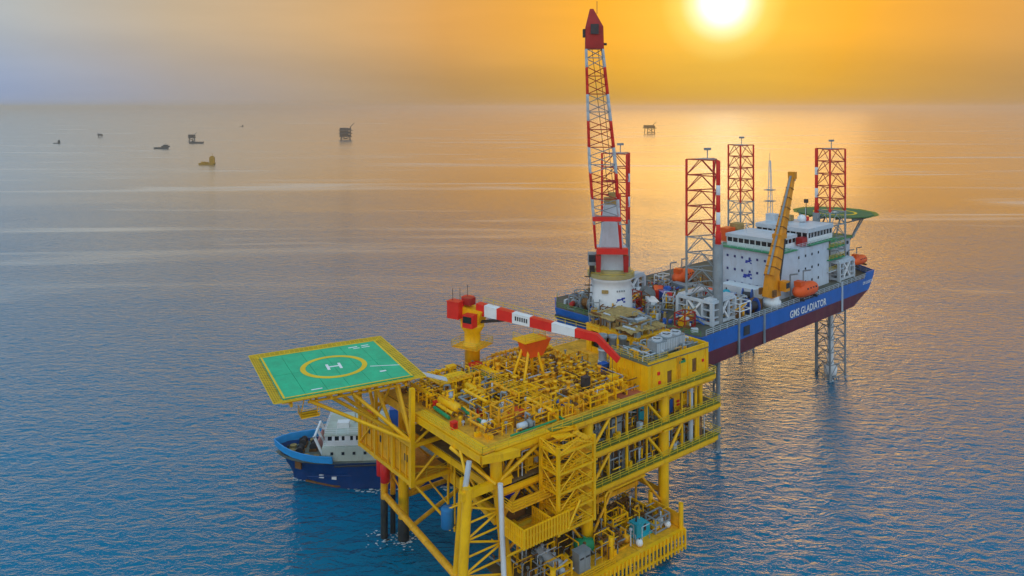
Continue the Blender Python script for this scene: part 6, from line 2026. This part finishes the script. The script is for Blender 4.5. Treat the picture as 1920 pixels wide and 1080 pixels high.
MB().prism([(9.9, -5.0), (20.9, -5.2), (20.9, 5.2), (9.9, 5.0)], 9.5, 9.8).build("roof", SGREEN, wb)
railing(ship, [(9.8, -5.0, 7.6), (24, -5.5, 7.6)], WHITE, t=0.09)
railing(ship, [(10, 4.8, 9.8), (10, -4.8, 9.8), (20.6, -5.0, 9.8)], WHITE, t=0.08)
# slanted white forward breakwater and stays
for y in (-3.2, 0.2, 3.4):
    bar(ship, "slanted_post", (9.6, y, 5.0), (7.8, y, 8.9), 0.4, WHITE, 'box')
bar(ship, "post_beam", (7.9, -3.4, 8.7), (7.9, 3.6, 8.7), 0.35, WHITE, 'box')
MB().add([(9.4, -3.4, 5.0), (9.4, 3.6, 5.0), (8.2, 3.6, 7.4), (8.2, -3.4, 7.4), (9.6, -3.4, 5.0), (9.6, 3.6, 5.0), (8.4, 3.6, 7.4), (8.4, -3.4, 7.4)],
         [(3, 2, 1, 0), (4, 5, 6, 7), (2, 3, 7, 6), (0, 1, 5, 4)]).build("breakwater", pmat("faded_red", (0.50, 0.22, 0.20), 0.6, var=0.3), ship)
bar(ship, "signal_mast", (15, 0, 9.8), (15, 0, 15.0), 0.3, SGREEN)
bar(ship, "mast_yard", (15, -1.8, 13.2), (15, 1.8, 13.2), 0.15, WHITE)
slab(ship, "funnel", (22.5, 2.8, 7.6), (2.4, 1.8, 3.6), BLUE)
slab(ship, "roof_locker", (13.0, -1.6, 9.8), (2.2, 1.6, 1.0), WHITE)
slab(ship, "roof_locker", (17.6, 2.0, 9.8), (1.4, 1.6, 1.3), RED)
# windlass and ropes on the foredeck
for x, y in ((5.0, -1.6), (5.0, 1.8), (7.2, 0.2)):
    MB().lathe([(0.7, -0.9), (0.7, -0.75), (0.45, -0.7), (0.45, 0.7), (0.7, 0.75), (0.7, 0.9)], 12, Matrix.Translation((x, y, 5.8)) @ rotx(math.pi / 2)).build("windlass_drum", DARK, ship)
    slab(ship, "windlass_bed", (x, y, 4.95), (1.4, 2.2, 0.45), RUSTY)
for x, y in ((3.4, -0.9), (3.2, 1.2), (6.4, -3.2), (6.6, 3.4), (8.2, -3.8)):
    last_ = MB().lathe([(0.65, 0), (0.65, 0.5), (0.3, 0.55)], 10).build("rope_coil", TAN, ship)
    last_.location = (x, y, 5.0)
for x, y in ((2.4, 0.2), (4.2, 3.0), (4.4, -3.0), (7.8, -4.6), (7.8, 4.6)):
    bar(ship, "bollard", (x, y, 5.0), (x, y, 5.9), 0.45, DARK)

# ================================================================ far things on the sea
def at(px, py_base):
    d = F_PX * 70.0 / (py_base - 200.0)
    return Vector(((px - 960.0) / F_PX * d, d, 0)), d / F_PX          # place and metres per picture unit
FGREY = pmat("far_steel", (0.075, 0.075, 0.07), 0.7, var=0.2, scale=0.1)
FBROWN = pmat("far_brown", (0.11, 0.065, 0.02), 0.7, var=0.2, scale=0.1)
def far_platform(px, py, w, h, lab, mat, crane_side=1, levels=2, jacket_frac=0.45):
    p, s = at(px, py)
    W, H = w * s, h * s
    t = thing("distant_platform", lab, "platform", p, R(15))
    zj = H * jacket_frac
    for sx in (-1, 1):
        for sy in (-1, 1):
            bar(t, "jacket_leg", (sx * W * 0.36, sy * W * 0.3, -4), (sx * W * 0.30, sy * W * 0.25, zj + 1), W * 0.07, mat)
    for sx in (-1, 1):
        bar(t, "jacket_brace", (sx * W * 0.35, -W * 0.29, 1), (-sx * W * 0.31, -W * 0.26, zj), W * 0.045, mat)
    bar(t, "jacket_brace", (-W * 0.36, -W * 0.3, 2.0), (W * 0.36, -W * 0.3, 2.0), W * 0.05, mat)
    lh = (H - zj) / levels * 0.9
    for k in range(levels):
        z = zj + k * lh
        wk = W * (0.5 if k else 0.46)
        slab(t, "deck", (0, 0, z), (2 * wk, W * 0.8, lh * 0.18), mat)
        slab(t, "module", (-W * 0.12, 0, z + lh * 0.18), (W * 0.62, W * 0.6, lh * 0.70), mat)
        slab(t, "module", (W * 0.30, 0, z + lh * 0.18), (W * 0.18, W * 0.5, lh * 0.55), mat)
    bar(t, "crane_post", (crane_side * W * 0.36, 0, zj), (crane_side * W * 0.36, 0, H * 1.0), W * 0.07, mat)
    bar(t, "crane_boom", (crane_side * W * 0.36, 0, H * 0.95), (crane_side * W * 0.62, 0, H * 1.25), W * 0.045, mat)
    return t
far_platform(648, 262, 25, 25, "dark distant platform left of centre, largest on the far sea", FGREY, 1, 3, 0.22)
far_platform(1218, 250, 22, 17, "brown distant platform with raised crane right of the tall boom", FBROWN, 1, 1, 0.55)
far_platform(360, 264, 14, 13, "small grey distant platform above the flat barge", FGREY, 1, 2, 0.4)
far_platform(188, 257, 9, 7, "tiny faint platform on the far left sea", FGREY, -1, 1, 0.4)
def far_boat(px, py, w, lab, mat, house=0.3, hh=0.3, side=1, name="distant_vessel", cat="ship"):
    p, s = at(px, py)
    W = w * s
    t = thing(name, lab, cat, p, R(4))
    vs = [(-W / 2, -W * .1, 0), (W * .42, -W * .1, 0), (W * .42, W * .1, 0), (-W / 2, W * .1, 0), (-W / 2 - W * .02, -W * .12, W * .11), (W * .5, -W * .10, W * .13), (W * .5, W * .10, W * .13), (-W / 2 - W * .02, W * .12, W * .11)]
    MB().add(vs, [(3, 2, 1, 0), (4, 5, 6, 7), (0, 1, 5, 4), (1, 2, 6, 5), (2, 3, 7, 6), (3, 0, 4, 7)]).build("hull", mat, t)
    slab(t, "superstructure", (side * W * 0.28, 0, W * 0.12), (W * house, W * 0.16, W * hh), mat)
    slab(t, "wheelhouse", (side * W * 0.28, 0, W * (0.12 + hh)), (W * house * 0.6, W * 0.12, W * 0.07), mat)
    bar(t, "mast", (side * W * 0.3, 0, W * (0.15 + hh)), (side * W * 0.3, 0, W * (0.36 + hh)), W * 0.02, mat)
    return t
FY = pmat("far_yellow", (0.42, 0.22, 0.02), 0.6, var=0.15, scale=0.2)
yb = far_boat(389, 309, 30, "yellow ochre work barge with tower on the left sea", FY, 0.30, 0.36, 1, "distant_work_barge", "barge")
p, s = at(389, 309)
slab(yb, "deck_crate", (-8 * s, 0, 3 * s), (7 * s, 4 * s, 3 * s), FY)
slab(yb, "deck_crate", (-1 * s, 0, 3 * s), (5 * s, 4 * s, 2.4 * s), FY)
far_boat(303, 279, 26, "grey distant vessel left of the yellow ochre barge", FGREY, 0.55, 0.10, 1)
fb = far_boat(369, 269, 26, "long flat grey barge below the small grey platform", FGREY, 0.16, 0.03, -1)
far_boat(107, 269, 12, "tiny grey vessel at the far left of the sea", FGREY, 0.3, 0.35, 1)
far_boat(453, 238, 7, "speck of a grey vessel farthest out on the left", FGREY, 0.3, 0.35, 1)

# ================================================================ white water where steel meets the sea
fm = MB()
q = random.Random(9)
def foam_round(c, r, n, spread=1.2):
    for k in range(n):
        a = q.uniform(0, 6.283)
        d = r + abs(q.gauss(0, spread))
        s = q.uniform(0.08, 0.34) * (1.2 if d < r + 0.6 else 0.7)
        x, y = c.x + d * math.cos(a), c.y + d * math.sin(a) * 0.9
        pts = [(x + s * q.uniform(0.6, 1.5) * math.cos(t), y + s * q.uniform(0.5, 1.0) * math.sin(t), 0.05) for t in (0.2, 1.3, 2.4, 3.5, 4.6, 5.7)]
        fm.add(pts, [(0, 1, 2, 3, 4, 5)])
for a, b in ((20, 1), (37.2, 1), (20, 26), (37.2, 26), (3, 26), (0.8, 28.4)):
    foam_round(pw(a, b), 1.0, 40)
for k, (u, v, th, tk) in legs.items():
    for j in range(3):
        foam_round(bw(u, v) + Vector((CHORD * math.cos(th + j * 2.0944), CHORD * math.sin(th + j * 2.0944), 0)), 0.5, 34)
foam_round(bw(28.5, -13), 1.2, 60)
for k in range(160):
    t = q.uniform(0, 1)
    x = 3.7 + t * 42
    y = -(0.4 + min(1, (x - 3.7) / 14) * 5.6) - abs(q.gauss(0, 0.5)) - 0.1
    c, s_ = math.cos(SROT), math.sin(SROT)
    foam_round(Vector((SV0_.x + x * c - y * s_, SV0_.y + x * s_ + y * c, 0)), 0.0, 1, 0.3)
fo = fm.build("foam", pmat("foam_white", (0.70, 0.74, 0.76), 0.7), None)
fo["kind"] = "stuff"
fo["label"] = "flecks of white foam round the legs and the supply vessel"
